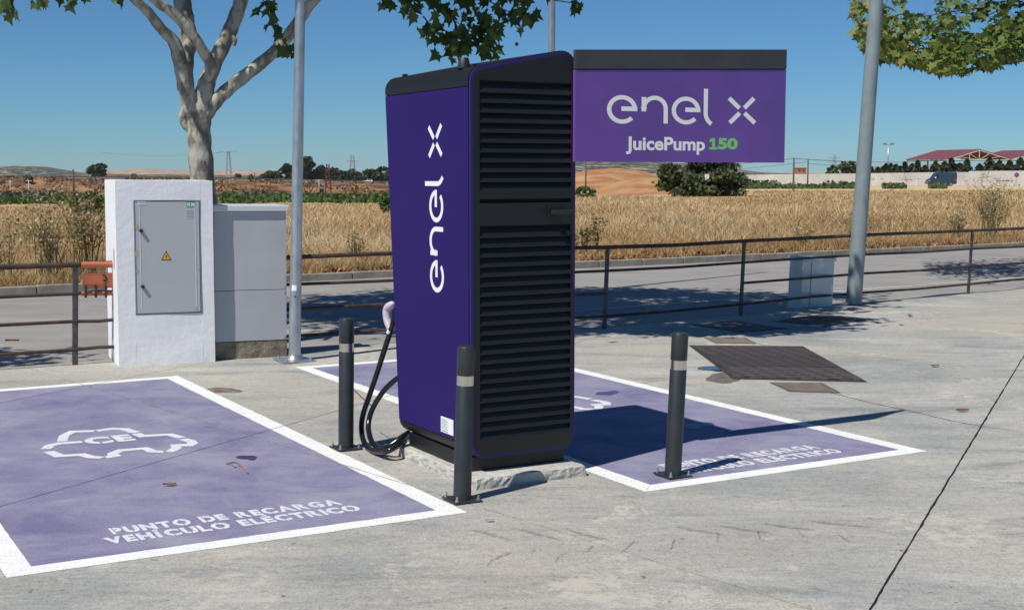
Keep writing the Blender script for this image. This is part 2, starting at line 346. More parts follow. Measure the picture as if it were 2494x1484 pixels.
def field_grid(name, ss, ds, mat, zoff=0.0, kind='structure', label=None):
    S, D = np.meshgrid(ss, ds); X = S*D; Z = tz(X, D)+zoff
    V = np.stack([X.ravel(), D.ravel(), Z.ravel()], 1); nx = len(ss); ny = len(ds)
    i = np.arange((ny-1)*(nx-1)); r = i//(nx-1); c = i % (nx-1); a = r*nx+c
    F = np.stack([a, a+1, a+nx+1, a+nx], 1)
    o = big_mesh(name, V, F, mat); tag(o, label, None, None, kind); o.data.polygons.foreach_set('use_smooth', [True]*len(F)); return o
ss = np.concatenate([np.linspace(-3, -.5, 26)[:-1], np.linspace(-.5, .5, 260), np.linspace(.5, 3, 26)[1:]])
ds = np.concatenate([[4.0, 10], np.geomspace(16, 600, 150), np.linspace(606, 760, 40), np.geomspace(790, 12000, 24)])
terrain = field_grid('terrain', ss, ds, MT['field'])
# facets of the terrain by what grows on them
me = terrain.data
for m_ in ('slope', 'earth_red', 'stubble', 'track'): me.materials.append(MT[m_])
cen = np.zeros(len(me.polygons)*3); me.polygons.foreach_get('center', cen); cen = cen.reshape(-1, 3)
cpx = PW/2+FPX*np.clip(cen[:,0]/np.maximum(cen[:,1], 1), -2, 2); cdd = cen[:,1]
mi = np.zeros(len(cen), np.int32)
mi[(cdd > 560) & (cdd < 690) & (cpx < 1400)] = 1
mi[(cdd > 165) & (cdd < 300) & (cpx > 1200) & (cpx < 1680)] = 2
mi[(cdd > 126) & (cdd < 170) & (cpx > 1430+20*np.sin(cdd)) & (cpx < 1640)] = 2
mi[(cdd > 158) & (cdd < 236) & (cpx > 1800)] = 3
me.polygons.foreach_set('material_index', mi)
# the verge strip behind the far kerb
def along(t, wd_, z): p = K0+KD*t+KN*wd_; return (p[0], p[1], z)
vg = MB()
for i in range(-14, 22):
    t0, t1 = i*5, i*5+5
    vg.add([along(t0,.13,-.02), along(t1,.13,-.02), along(t1,7.5,-.0), along(t0,7.5,-.0)], [(0,1,2,3)])
    vg.add([along(t0,7.5,-.0), along(t1,7.5,-.0), along(t1,14,-.12), along(t0,14,-.12)], [(0,1,2,3)])
struct('verge', vg, MT['field'], 'dry grass verge behind the far kerb')
# far kerb, stone by stone
kb = MB().box((-.9,-.5,-.3), (.9,.5,-.2)); 
kerb = MB()
a0, a1 = along(-70, .0, 0), along(110, .0, 0)
kerb.add([along(-70,.02,-.12), along(110,.02,-.12), along(110,.12,-.12), along(-70,.12,-.12), along(-70,.02,-.06), along(110,.02,-.06), along(110,.12,-.06), along(-70,.12,-.06)],
         [(0,3,2,1),(4,5,6,7),(0,1,5,4),(1,2,6,5),(2,3,7,6),(3,0,4,7)])
kerb_o = struct('kerb', kerb, MT['joint'], 'grey stone kerb along the far side of the road')
ks = MB().box((-.494,-.07,-.12), (.494,.07,.035)).build('kerb_stone', MT['kerb'], kerb_o, bevel=.012)
me_k = ks.data; first = True
for i in range(-12, 34):
    o = ks if first else bpy.data.objects.new('kerb_stone', me_k)
    if not first: col.objects.link(o); o.parent = kerb_o
    first = False
    p = along(i*1.0, .07, random.uniform(-.006, .006)); o.location = p; o.rotation_euler = (random.uniform(-.01,.01), 0, AK+random.uniform(-.006,.006))
# the lot's edge along the railing
EDGE = [(-3.77,11.41), (.98,14.09), (2.65,15.4), (4.42,16.87), (6.24,18.19)]
dl = np.array([math.cos(R(29.4)), math.sin(R(29.4))]); dr = np.array([math.cos(R(36)), math.sin(R(36))])
EXT = [tuple(np.array(EDGE[0])-dl*34)]+EDGE+[tuple(np.array(EDGE[-1])+dr*36)]
LOT = [(-34,-16), (38,-16)]+[(x, y+.06) for x, y in EXT[::-1]]
road = MB()
rl = [(p[0]-.3, p[1]-.6) for p in EXT]
for a, b in zip(rl[:-1], rl[1:]):
    def kp(p): 
        t = (np.array(p)-K0) @ KD; q = K0+KD*t+KN*.05; return (q[0], q[1], -.085)
    road.add([(a[0],a[1],-.085), (b[0],b[1],-.085), kp(b), kp(a)], [(0,1,2,3)])
struct('road', road, MT['asphalt'], 'grey asphalt road behind the railing')
ln = MB(); q0, q1 = G(1500, 750, -.081), G(2493, 675.5, -.081); dd_ = q1-q0; q1 = q1+dd_*.6; q0 = q0-dd_*1.3
nn = np.array([-dd_[1], dd_[0], 0]); nn = nn/np.linalg.norm(nn)*.09
ln.add([q0, q1, q1+nn, q0+nn], [(0,1,2,3)])
struct('road_marking', ln, MT['roadline'], 'worn white edge line on the road')
gut = MB()
for a, b in zip(EXT[:-1], EXT[1:]):
    a = np.array(a); b = np.array(b); 
    gut.prism([(a[0],a[1]+.07), (b[0],b[1]+.07), (b[0]-.12,b[1]+.36), (a[0]-.12,a[1]+.36)], lambda x, y: (x, y, -.09), lambda x, y: (x, y, -.03))
struct('gutter', gut, MT['kerb'], 'narrow concrete gutter strip outside the railing')
# joints cut the lot into slabs
def clip(poly, p, n, off=0.0):
    out = []; p = np.array(p[:2]); n = np.array(n)
    for i in range(len(poly)):
        a = np.array(poly[i]); b = np.array(poly[(i+1) % len(poly)]); da = (a-p)@n-off; db = (b-p)@n-off
        if da >= 0: out.append(tuple(a))
        if (da >= 0) != (db >= 0): out.append(tuple(a+(b-a)*da/(da-db)))
    return out
JOINTS = [((-4.034,11.142), (1.12,4.955), .009), ((-2.542,6.497), (-1.662,8.284), .008), ((1.357,4.926), (4.095,10.82), .011),
          ((-5.9,4.9), (-4.5,7.8), .009), ((5.6,4.9), (8.4,10.8), .012)]
def cut(polys):
    for a, b, g in JOINTS:
        d = np.array(b)-np.array(a); n = np.array([-d[1], d[0]])/np.linalg.norm(d); res = []
        for p in polys:
            for sgn in (1, -1):
                q = clip(p, a, n*sgn, g/2)
                if len(q) > 2: res.append(q)
        polys = res
    return polys
base = MB().prism(LOT, lambda x, y: (x, y, -.25), lambda x, y: (x, y, -.022))
lot = struct('concrete_lot', base, MT['joint'], 'grey stained concrete paving of the car park')
def rough_edge(p):
    out = []
    for i in range(len(p)):
        a = np.array(p[i]); b = np.array(p[(i+1) % len(p)]); L_ = np.linalg.norm(b-a); k = max(1, int(min(L_/.07, 400)))
        for j in range(k):
            q_ = a+(b-a)*j/k
            if j: q_ = q_+rng.normal(0, .0014, 2)
            out.append(tuple(q_))
    return out
for p in [rough_edge(q_) for q_ in cut([LOT])]: MB().prism(p, lambda x, y: (x, y, -.02), lambda x, y: (x, y, 0.0)).build('slab', MT['concrete'], lot)

# hills and the motorway
def hills(name, pxs, tops, d0, d1, d2, mat, zbase=-9, amp=2.5, label=None):
    px = np.linspace(pxs[0], pxs[-1], 220); top = np.interp(px, pxs, tops)
    nse = sum(amp/(2**k)*np.sin(px*.013*2**k+k*1.7+d0*.01) for k in range(5)); rows = []
    for t in np.linspace(0, 1, 26):
        d = d0+(d1-d0)*t if t < .6 else d0+(d1-d0)*.6+(d2-d0-(d1-d0)*.6)*(t-.6)/.4
        e = math.sin(min(t/.6, 1)*math.pi/2) if t <= .6 else math.cos((t-.6)/.4*math.pi/2)
        zt = CAM_H+(HOR-(top-nse*.25))/FPX*(d0+(d1-d0)*.6)
        x = (px-PW/2)/FPX*d; roll = np.sin(px*.05+t*9)*1.2+np.sin(px*.021-t*13)*2
        rows.append(np.stack([x, np.full_like(px, d), zbase+(zt-zbase)*e+roll*e*(1-e)*2.2], 1))
    V = np.concatenate(rows); nx = len(px); ny = 26
    i = np.arange((ny-1)*(nx-1)); r = i//(nx-1); c = i % (nx-1); a = r*nx+c
    F = np.stack([a, a+1, a+nx+1, a+nx], 1); o = big_mesh(name, V, F, mat); o.data.polygons.foreach_set('use_smooth', [True]*len(F))
    return tag(o, label, None, None, 'structure')
hills('hills', [-700, -200, 0, 60, 130, 200, 260, 330, 400, 470, 560, 640, 720, 820, 960, 1200, 1700],
      [414, 410, 409, 406, 409, 418, 416, 412, 413, 416, 414, 416, 412, 418, 422, 424, 425], 2200, 3600, 5200, MT['hill'], label='dry tan hills dotted with dark scrub on the left horizon')
hills('hills', [-600, -100, 40, 120, 200, 330, 500, 700], [412, 413, 404, 406, 420, 425, 426, 428], 1500, 2300, 3000, MT['hill_dark'], amp=1.2, label='low dark scrub covered ridge at the far left')
hills('hills', [900, 1150, 1330, 1420, 1500, 1580, 1650, 1740, 1800, 1850, 1950, 2100, 2600], [424, 410, 390, 388, 390, 393, 398, 405, 413, 419, 423, 424, 424], 1100, 2000, 3000, MT['hill_dark'], zbase=-4, amp=1.6, label='scrubby brown hill behind the spoil mound')
hw = MB(); grs = (MB(), MB()); prev = None
for px in range(-500, 1401, 50):
    d = 668; x = (px-PW/2)/FPX*d; z = float(hw_z(px))
    if prev is not None:
        x0, z0 = prev
        hw.add([(x0,d-2,z0+.12), (x,d-2,z+.12), (x,d+14,z+.14), (x0,d+14,z0+.14)], [(0,1,2,3)])
        for gr, yy, h in ((grs[0], d-2.4, .75), (grs[1], d+12, .9)):
            gr.add([(x0,yy,z0+.35), (x,yy,z+.35), (x,yy,z+h), (x0,yy,z0+h), (x0,yy+.15,z0+.35), (x,yy+.15,z+.35), (x,yy+.15,z+h), (x0,yy+.15,z0+h)],
                   [(0,1,2,3), (7,6,5,4), (3,2,6,7), (0,4,5,1)])
    prev = (x, z)
struct('motorway', hw, MT['asphalt'], 'motorway on top of the far embankment')
tag(grs[0].build('guard_rail', MT['wire']), 'dark guard rail along the near edge of the motorway embankment', 'guard rail')
tag(grs[1].build('guard_rail', MT['wire']), 'higher guard rail along the far edge of the motorway', 'guard rail')
tk = MB(); pv = None
for px, py, d in [(1380,426,236),(1450,430,238),(1530,436,236),(1600,441,232),(1690,446,226),(1780,447,222),(1850,450,224),(1960,455,222)]:
    q = at(px, py, d); z = float(tz(q[0], d))+.12
    if pv is not None: tk.add([(pv[0],pv[1]-2,pv[2]), (q[0],d-2,z), (q[0],d+2.5,z+.15), (pv[0],pv[1]+2.5,pv[2]+.15)], [(0,1,2,3)])
    pv = (q[0], d, z)
struct('track', tk, MT['track'], 'pale dirt track over the spoil mound')

# ------------------------------------------------------------------ lettering and marks
def text_mesh(txt, bold=.0, spacing=1.0):
    cu = bpy.data.curves.new('t', 'FONT'); cu.body = txt; cu.size = 1; cu.offset = bold; cu.space_character = spacing; cu.resolution_u = 6
    o = bpy.data.objects.new('t', cu); col.objects.link(o); dg = bpy.context.evaluated_depsgraph_get()
    me = bpy.data.meshes.new_from_object(o.evaluated_get(dg)); bpy.data.objects.remove(o); bpy.data.curves.remove(cu)
    V = [tuple(v.co)[:2] for v in me.vertices]; F = [tuple(p.vertices) for p in me.polygons]; bpy.data.meshes.remove(me); return V, F
def add_text(mb, txt, f, width, height=None, bold=0.0, mi=0):    # f maps (x,y) in metres on the surface to 3D
    V, F = text_mesh(txt, bold); xs = [v[0] for v in V]; ys = [v[1] for v in V]
    sx = width/(max(xs)-min(xs)); sy = sx if height is None else height/(max(ys)-min(ys)); x0 = min(xs); y0 = min(0, min(ys)) if height is None else min(ys)
    mb.add([f((x-x0)*sx, (y-(0 if height is None else y0))*sy) for x, y in V], F, mi); return mb
def stencil(txt, cap, ratio, gap):      # stencil capitals: [(V,F)] laid out in a line of unit width, y 0..cap
    x = 0; out = []
    for ch in txt:
        if ch == ' ': x += .42; continue
        V, F = text_mesh(ch, .058); xs = [v[0] for v in V]; x0, x1 = min(xs), max(xs)
        bm = bmesh.new(); vs = [bm.verts.new((a-x0, b, 0)) for a, b in V]
        for f in F:
            try: bm.faces.new([vs[i] for i in f])
            except ValueError: pass
        wd = x1-x0; cuts = {'O': .5, 'C': .5, 'G': .5, 'D': .30, 'P': .31, 'R': .30, 'A': .5, 'U': .5}.get(ch)
        if cuts:
            bmesh.ops.remove_doubles(bm, verts=bm.verts, dist=1e-4)
            for s in (-1, 1):
                bmesh.ops.bisect_plane(bm, geom=bm.verts[:]+bm.edges[:]+bm.faces[:], plane_co=(cuts*wd+s*gap/2, 0, 0), plane_no=(1,0,0))
            kill = [f for f in bm.faces if abs(f.calc_center_median().x-cuts*wd) < gap/2*.98 and not (ch in 'UCG' and f.calc_center_median().y > .35) and not (ch == 'A' and f.calc_center_median().y > .45)]
            bmesh.ops.delete(bm, geom=kill, context='FACES')
        bm.verts.index_update()
        out.append(([(v.co.x+x, v.co.y) for v in bm.verts], [tuple(v.index for v in f.verts) for f in bm.faces])); bm.free()
        x += wd+.085
    W = x-.085; capu = .73
    return [([(a/W, b/capu*cap) for a, b in V], F) for V, F in out]
def stroke(pts, wd):
    pts = [np.array(p, float) for p in pts]; Ls = []; Rs = []
    for i, p in enumerate(pts):
        a = pts[max(i-1, 0)]; b = pts[min(i+1, len(pts)-1)]; t = (b-a)/max(np.linalg.norm(b-a), 1e-9); n = np.array([-t[1], t[0]])
        if 0 < i < len(pts)-1:
            t1 = (p-a)/max(np.linalg.norm(p-a), 1e-9); c = abs(np.dot(np.array([-t1[1], t1[0]]), n)); k = min(1/max(c, .6), 1.6)
        else: k = 1
        Ls.append(p+n*wd/2*k); Rs.append(p-n*wd/2*k)
    V = Ls+Rs; n = len(pts); return V, [(i, i+1, n+i+1, n+i) for i in range(n-1)]
def logo():                               # the lettering "enel x", in units of its e-height, baseline 0
    out = []
    def P(p): return ((p[0]-327)/206., (928-p[1])/206.)
    def st(pts, wd=31): out.append(stroke([P(p) for p in pts], wd/206.))
    for cx, cy in ((435,825), (897,820)):
        th = [R(a) for a in np.linspace(4, 318, 40)]
        st([(cx+91*math.cos(a), cy-88*math.sin(a)) for a in th]); st([(cx-6, cy-6), (cx+107, cy-6)], 33)
    th = [R(a) for a in np.linspace(180, 0, 20)]
    st([(589, 835), (589, 812)]+[(668+79*math.cos(a), 812-79*math.sin(a)) for a in th]+[(747, 920)]); st([(589,730), (589,835)], 34)
    th = [R(a) for a in np.linspace(180, 238, 10)]
    st([(1044, 653)]+[(1044+95+95*math.cos(a), 835-95*math.sin(a)) for a in th])
    for a, b in (((1222,717),(1303,791)), ((1416,712),(1341,789)), ((1229,904),(1306,827)), ((1426,901),(1343,827))): st([a, b], 33)
    return out
def add_logo(f, h, m, parent, lift=(0,1)):      # one mesh for each letter
    L_ = logo()
    for grp in ((0,1), (2,3), (4,5), (6,), (7,8,9,10)):
        mb = MB()
        for k, i in enumerate(grp):
            V, F = L_[i]; mb.add([(p[0]-lift[0]*k*.0001, p[1]-lift[1]*k*.0001, p[2]) for p in [f(x*h, y*h) for x, y in V]], F)
        mb.build('letter', m, parent)

# ------------------------------------------------------------------ painted bays
CARSEG = [[(355,522),(366,490),(415,467),(540,463)], [(553,462),(640,450),(715,452),(757,467),(790,470)], [(778,478),(812,492),(970,483),(1040,502)],
          [(1046,509),(1093,522),(1104,533),(1085,543),(1000,546),(1012,559),(985,574),(958,582)], [(602,614),(655,606),(645,592),(690,574),(830,562),(870,580),(940,582)],
          [(585,616),(520,612),(470,598),(340,606),(278,580)], [(262,566),(285,546),(340,534),(410,529),(470,525)]]
AU = R(29.7)
def bay(origin, wdt, dep, label, tx, car_off):
    u = np.array([math.cos(AU), math.sin(AU)]); v = np.array([-u[1], u[0]]); o2 = np.array(origin[:2])
    def W2(a, b): p = o2+u*a+v*b; return (p[0], p[1])
    t = thing('parking_bay', label, 'parking bay', (0,0,0), 0, 0, 'painted charging bays'); b = .115
    def sheet(name, poly, z, m):
        mb = MB()
        for p in cut([[W2(*q) for q in poly]]): mb.flat(rough_edge(p) if name == 'border_line' else p, z)
        return mb.build(name, m, t)
    sheet('purple_field', [(b,b), (wdt-b,b), (wdt-b,dep-b), (b,dep-b)], .0014, MT['purple_paint'])
    for q in ([(0,0),(wdt,0),(wdt-b,b),(b,b)], [(wdt,0),(wdt,dep),(wdt-b,dep-b),(wdt-b,b)], [(wdt,dep),(0,dep),(b,dep-b),(wdt-b,dep-b)], [(0,dep),(0,0),(b,b),(b,dep-b)]):
        sheet('border_line', q, .0018, MT['white_paint'])
    for txt, x0, x1, y0, cap in (('PUNTO DE RECARGA', .0, 1.13, .155, .108), ('VEHÍCULO ELÉCTRICO', -.06, 1.17, 0, .108)):
        mb = MB()
        for V, F in stencil(txt, cap, 1, .05):
            mb.add([(*W2(tx[0]+x0+(x1-x0)*a, tx[1]+y0+c), .0028) for a, c in V], F)
        mb.build('lettering', MT['letter_paint'], t)
    mb = MB(); O1 = np.array(G(17,1406)[:2])
    def zp(p): g = G((p[0]/1.43)/1.643, (1400+p[1]/1.43)/1.643)[:2]-O1; return np.array([g@u+car_off[0], g@v+car_off[1]])
    for s in CARSEG:
        V, F = stroke([zp(p) for p in s], .062); mb.add([(*W2(*q), .0028) for q in V], F)
    for V, F in stencil('CE', .2, 1, .06):
        c0 = zp((505,540)); mb.add([(*W2(c0[0]+.29*a, c0[1]+c+.0), .0032) for a, c in V], F)
    mb.build('car_symbol', MT['letter_paint'], t)
bay(G(17,1406), 2.13, 5.07, 'purple painted charging bay with white border and complete car symbol, nearest on the left', (.535,.30), (0,0))
bay(G(1571,1197), 2.05, 5.14, 'purple painted charging bay behind the charger, crossed by its dark shadow', (.43,.23), (-.13,.02))

# ------------------------------------------------------------------ the charger
AC = R(29.4)
NB = np.array(G(1148, 1148, .06)); uC = np.array([math.cos(AC), math.sin(AC), 0]); vC = np.array([-uC[1], uC[0], 0])
B0 = NB-.03*uC-.03*vC
slab_h = .06
ch = thing('charging_station', 'tall purple and black vehicle charger with white lettering on its side', 'charger', (B0[0], B0[1], 0), AC)
WU = .645
def outline(ins=0.0, r=.085, n=7):
    x0, x1, zb, zl, zr = ins, WU-ins, .135+ins, 2.195-ins, 2.308-ins; r = max(r-ins, .02); pts = []
    sl_ = (zr-zl)/(x1-x0)
    def arc(cx, cz, a0, a1): 
        for a in np.linspace(a0, a1, n): pts.append((cx+r*math.cos(R(a)), cz+r*math.sin(R(a))))
    arc(x0+r, zb+r, 180, 270); arc(x1-r, zb+r, 270, 360); arc(x1-r, zr-r-sl_*r*.6, 0, 94); arc(x0+r, zl-r+sl_*r*.6, 94, 180)
    return pts
def dep(z): return .886+(z-.2)*.0836
def section(lo, hi, ins=0.0):
    p = outline(ins)
    if lo is not None: p = clip(p, (0, lo), (0, 1))
    if hi is not None: p = clip(p, (0, hi), (0, -1))
    return p
def shell(name, lo, hi, m, y0=0.0, ins=0.0, dy=0.0):
    return MB().prism(section(lo, hi, ins), lambda x, z: (x, y0, z), lambda x, z: (x, dep(z)+dy, z)).build(name, m, ch, smooth=True)
shell('inner_frame', None, None, MT['black_in'], -.004, .006, -.006)
shell('body', .2085, 2.091, MT['purple'])
shell('top_cap', 2.0955, None, MT['black']); shell('bottom_cap', None, .2045, MT['black'])
rg = MB(); oA, oB = outline(.002), outline(.032); n_ = len(oA)
rg.add([(x,-.022,z) for x, z in oA]+[(x,-.022,z) for x, z in oB]+[(x,-.007,z) for x, z in oA]+[(x,-.007,z) for x, z in oB],
       [f for i in range(n_) for j in [(i+1) % n_] for f in ((i,j,n_+j,n_+i), (2*n_+i,3*n_+i,3*n_+j,2*n_+j), (i,2*n_+i,2*n_+j,j), (n_+i,n_+j,3*n_+j,3*n_+i))])
rg.build('end_frame', MT['purple_trim'], ch)
dp = MB(); YF, YB = -.028, -.021
ztop1, zbot1, zs1, zs0, ztop2, zbot2 = 2.125, 1.548, 1.512, 1.490, 1.372, .232
xl, xr = .052, .612
I2 = outline(.024)
def dpoly(p): dp.prism(p, lambda x, z: (x, YF, z), lambda x, z: (x, YB, z))
dpoly(clip(I2, (0, ztop1), (0,1))); dpoly(clip(I2, (0, zbot2), (0,-1)))
mid = clip(clip(I2, (0, ztop1), (0,-1)), (0, zbot2), (0,1)); dpoly(clip(mid, (xl,0), (-1,0))); dpoly(clip(mid, (xr,0), (1,0)))
for a, b in ((zs1, zbot1), (ztop2, zs0)): dpoly([(xl,a), (xr,a), (xr,b), (xl,b)])
dp.build('louvre_panel', MT['black'], ch)
def slats(z_lo, z_hi, n):
    p = (z_hi-z_lo)/n
    sh = MB().prism([(YF,0), (YF+.0025,0), (-.0046,p+.002), (-.0066,p+.002), (YF,.006)], lambda y, z: (xl+.0005, y, z), lambda y, z: (xr-.0005, y, z))
    me0 = None
    for i in range(n):
        if me0 is None: o = sh.build('louvre_slat', MT['black'], ch); me0 = o.data
        else: o = bpy.data.objects.new('louvre_slat', me0); col.objects.link(o); o.parent = ch
        o.location = (0, 0, z_lo+i*p)
slats(zbot1, ztop1-.012, 11); slats(zbot2, ztop2-.012, 22)
hb = MB().box((.47,YF-.045,1.428), (.602,YF-.028,1.452)).box((.478,YF-.03,1.430), (.505,YF-.0005,1.450)); hb.build('door_handle', MT['ink'], ch, bevel=.004)
MB().box((.462,YF-.01,1.41), (.478,YF-.0006,1.47)).build('lock_plate', MT['black'], ch, bevel=.003)
add_logo(lambda a, b: (-.0006, .288+b, .995+a), .1708, MT['white_vinyl'], ch, (1,0))
stk = MB().box((-.003,.18,.232), (-.0006,.330,.318)); st_o = stk.build('rating_sticker', MT['white_vinyl'], ch)
tx_ = MB()
for i in range(8): tx_.box((-.0036,.24+.02*(i % 2),.252+i*.0074), (-.0031,.322,.2542+i*.0074))
for i in range(5): tx_.box((-.0036,.310-.016*i,.237), (-.0031,.319-.016*i,.245))
tx_.build('sticker_print', MT['ink_grey'], st_o)
MB().lathe([(.035,0), (.034,.012), (.026,.05), (.022,.056)], 20).build('beacon', MT['ink'], ch, smooth=True).location = (.06,.16,2.196)
for x, y in ((.07,.07), (.06,.90), (.56,.06)): MB().box((x-.012,y-.012,2.19+x*.128), (x+.012,y+.012,2.206+x*.124)).build('lifting_lug', MT['ink'], ch)
MB().box((.032,.03,slab_h), (WU-.035,.82,.142)).build('pedestal', MT['black'], ch, bevel=.006)
# holster and connector on the far side
hol = MB().box((.20,dep(.98)-.001,.93), (.36,dep(.98)+.05,1.06)); hol.build('holster', MT['black'], ch, bevel=.01)
# rough concrete base
def rough_slab(name, label, x0, x1, y0, y1, h, parent_loc, rz):
    t = thing(name, label, 'concrete base', parent_loc, rz)
    mb = MB(); nx, ny = 26, 34
    per = [(x0+(x1-x0)*i/nx, y0) for i in range(nx)]+[(x1, y0+(y1-y0)*i/ny) for i in range(ny)]+[(x1-(x1-x0)*i/nx, y1) for i in range(nx)]+[(x0, y1-(y1-y0)*i/ny) for i in range(ny)]
    rings = []; cxy = np.array([(x0+x1)/2, (y0+y1)/2])
    for z, k, j in ((-.003, 0, .004), (h*.35, 0, .004), (h*.7, .001, .004), (h*.93, .004, .004), (h, .012, .003)):
        rings.append([(p[0]+np.sign(cxy[0]-p[0])*k+random.uniform(-j,j), p[1]+np.sign(cxy[1]-p[1])*k+random.uniform(-j,j), z+(random.uniform(-.002,.001) if z > 0 else 0)) for p in per])
    n = len(per)
    for r_ in rings: mb.v += [tuple(map(float, q)) for q in r_]
    for a in range(4):
        for i in range(n): mb.f.append((a*n+i, a*n+(i+1) % n, (a+1)*n+(i+1) % n, (a+1)*n+i)); mb.m.append(0)
    mb.f.append(tuple(4*n+i for i in range(n))); mb.m.append(0)
    mb.build('slab_block', MT['slab'], t); return t
S0 = np.array(G(1160, 1193)); loc_s = ((S0-B0)@uC, (S0-B0)@vC)
rough_slab('concrete_base', 'rough low concrete slab under the charger', loc_s[0], loc_s[0]+.68, loc_s[1], loc_s[1]+1.05, slab_h, (B0[0], B0[1], 0), AC)
# charging cables
cb = thing('charging_cables', 'two thick black charging cables looping to the ground behind the charger', 'cable', (B0[0], B0[1], 0), 0)
def cpt(p, uo): 
    q = onplane(((1350+p[0]/2.12)/1.643, (1150+p[1]/2.12)/1.643), B0+uC*uo, uC); q = q-np.array([B0[0], B0[1], 0]); q[2] = max(q[2], .0175); return q
def smooth_path(pts, n=6):
    P_ = [np.array(p) for p in pts]; P_ = [2*P_[0]-P_[1]]+P_+[2*P_[-1]-P_[-2]]; out = []
    for i in range(1, len(P_)-2):
        for t in np.linspace(0, 1, n, endpoint=False):
            a, b, c, d = P_[i-1:i+3]; out.append(.5*((2*b)+(-a+c)*t+(2*a-5*b+4*c-d)*t*t+(-a+3*b-3*c+d)*t**3))
    return out+[P_[-2]]
UA = [.02,.02,0,-.02,-.05,-.08,-.10,-.12,-.13,-.14,-.14,-.08,.02]; UB = [.1,.06,.02,-.02,-.05,-.07,-.09,-.11,-.12,-.11,-.07,-.02,.05]
ca = [(472,300),(448,375),(400,520),(335,725),(265,930),(218,1070),(203,1180),(218,1290),(262,1355),(330,1388),(420,1385),(500,1345),(570,1300)]
cbp = [(560,740),(485,785),(400,865),(330,965),(287,1050),(266,1130),(264,1210),(290,1300),(345,1352),(410,1352),(480,1315),(545,1265),(600,1230)]
MB().tube(smooth_path([cpt(p, o_) for p, o_ in zip(ca, UA)]), .0165, 12).build('cable', MT['rubber'], cb, smooth=True)
MB().tube(smooth_path([cpt(p, o_) for p, o_ in zip(cbp, UB)]), .0165, 12).build('cable', MT['rubber'], cb, smooth=True)
q = cpt((449,358), .02); q2 = cpt((440,385), .018); MB().tube([q, q2], .0195, 12).build('white_tag', MT['white_vinyl'], cb, smooth=True)
q = [cpt(p, .02) for p in ((480,130),(452,150),(425,180),(422,250),(432,310),(446,352))]; MB().tube(smooth_path(q, 4), [.008,.013,.018,.022,.024,.025,.026,.027,.027,.028,.028,.027,.026,.025,.024,.023,.022,.02,.019,.018,.017], 12).build('wrapped_plug', MT['wrap'], cb, smooth=True)
q = [cpt(p, -.03) for p in ((145,872),(240,960),(300,1010))]; MB().tube(q, .003, 6).build('cable_tie', MT['ink'], cb)

# ------------------------------------------------------------------ board built in place of a pasted inset, angled to slim its shadow
sg = thing('inset_board', 'purple board in place of a pasted inset, with black top strip, reading enel x JuicePump 150', 'sign', (B0[0], B0[1], 0), AC)
SY = -.052
def sgl(px, py): q = onplane((px,py), B0+vC*SY, vC); return (q-B0)@uC, q[2]
sx0, ztl = sgl(1401,121); sx1, ztr = sgl(1915,121); zb0 = .5*(sgl(1401,395)[1]+sgl(1915,395)[1]); cl = sgl(1401,168)[1]; cr_ = sgl(1915,168)[1]
def slabp(name, pts, y0, y1, m, **k): return MB().prism(pts, lambda x, z: (x, y0, z), lambda x, z: (x, y1, z)).build(name, m, sg, **k)
slabp('panel', [(sx0,zb0), (sx1,zb0), (sx1,cr_-.005), (sx0,cl-.005)], SY, SY+.022, MT['inset_purple'])
slabp('top_strip', [(sx0,cl), (sx1,cr_), (sx1,ztr), (sx0,ztl)], SY-.004, SY+.022, MT['inset_top'], bevel=.002)
slabp('shadow_gap', [(sx0+.004,cl-.005), (sx1-.004,cr_-.005), (sx1-.004,cr_), (sx0+.004,cl)], SY+.003, SY+.018, MT['black_in'])
def zpx(zx, zy): return sgl((2250+zx/1.8554)/1.643, (zy/1.8554)/1.643)
def fit(zx0, zx1, zy0, zy1):      # lettering box measured on the board -> local x0, z0, width, height
    a, b = zpx(zx0, zy0), zpx(zx1, zy0); c_, d_ = zpx((zx0+zx1)/2, zy0), zpx((zx0+zx1)/2, zy1); return a[0], c_[1], b[0]-a[0], d_[1]-c_[1]
x_, z_, w2, h2 = fit(327, 1437, 928, 722)
add_logo(lambda x, y: (x_+x*w2/(1110/206.), SY-.0004, z_+y*h2), 1.0, MT['cream'], sg)
x_, z_, w2, h2 = fit(470, 1057, 1112, 1034)
add_text(MB(), 'JuicePump', lambda x, y: (x_+x, SY-.0004, z_+y*h2/(w2*.137)), w2, bold=.03).build('lettering', MT['cream'], sg)
x_, z_, w2, h2 = fit(1152, 1299, 1110, 1025)
num = MB(); add_text(num, '50', lambda x, y: (x_+x, SY-.0004, z_+y), w2, h2, bold=.05)
x3, z3, w3, h3 = fit(1089, 1149, 1110, 1025)
for q in ([(.33,.2),(.7,.2),(.7,1),(.33,1)], [(0,0),(1,0),(1,.2),(0,.2)], [(.33,1),(.33,.7),(0,.63),(0,.83)]): num.add([(x3+a*w3, SY-.0004, z3+b*h3) for a, b in q], [(0,1,2,3)])
num.build('lettering', MT['green'], sg)
for z in (zb0+.1, cl-.1): MB().box((sx0+.012,SY+.0225,z), (sx0+.05,-.0285,z+.05)).box((sx0+.012,-.0285,z), (sx0+.035,.10,z+.05)).build('bracket', MT['black'], sg)

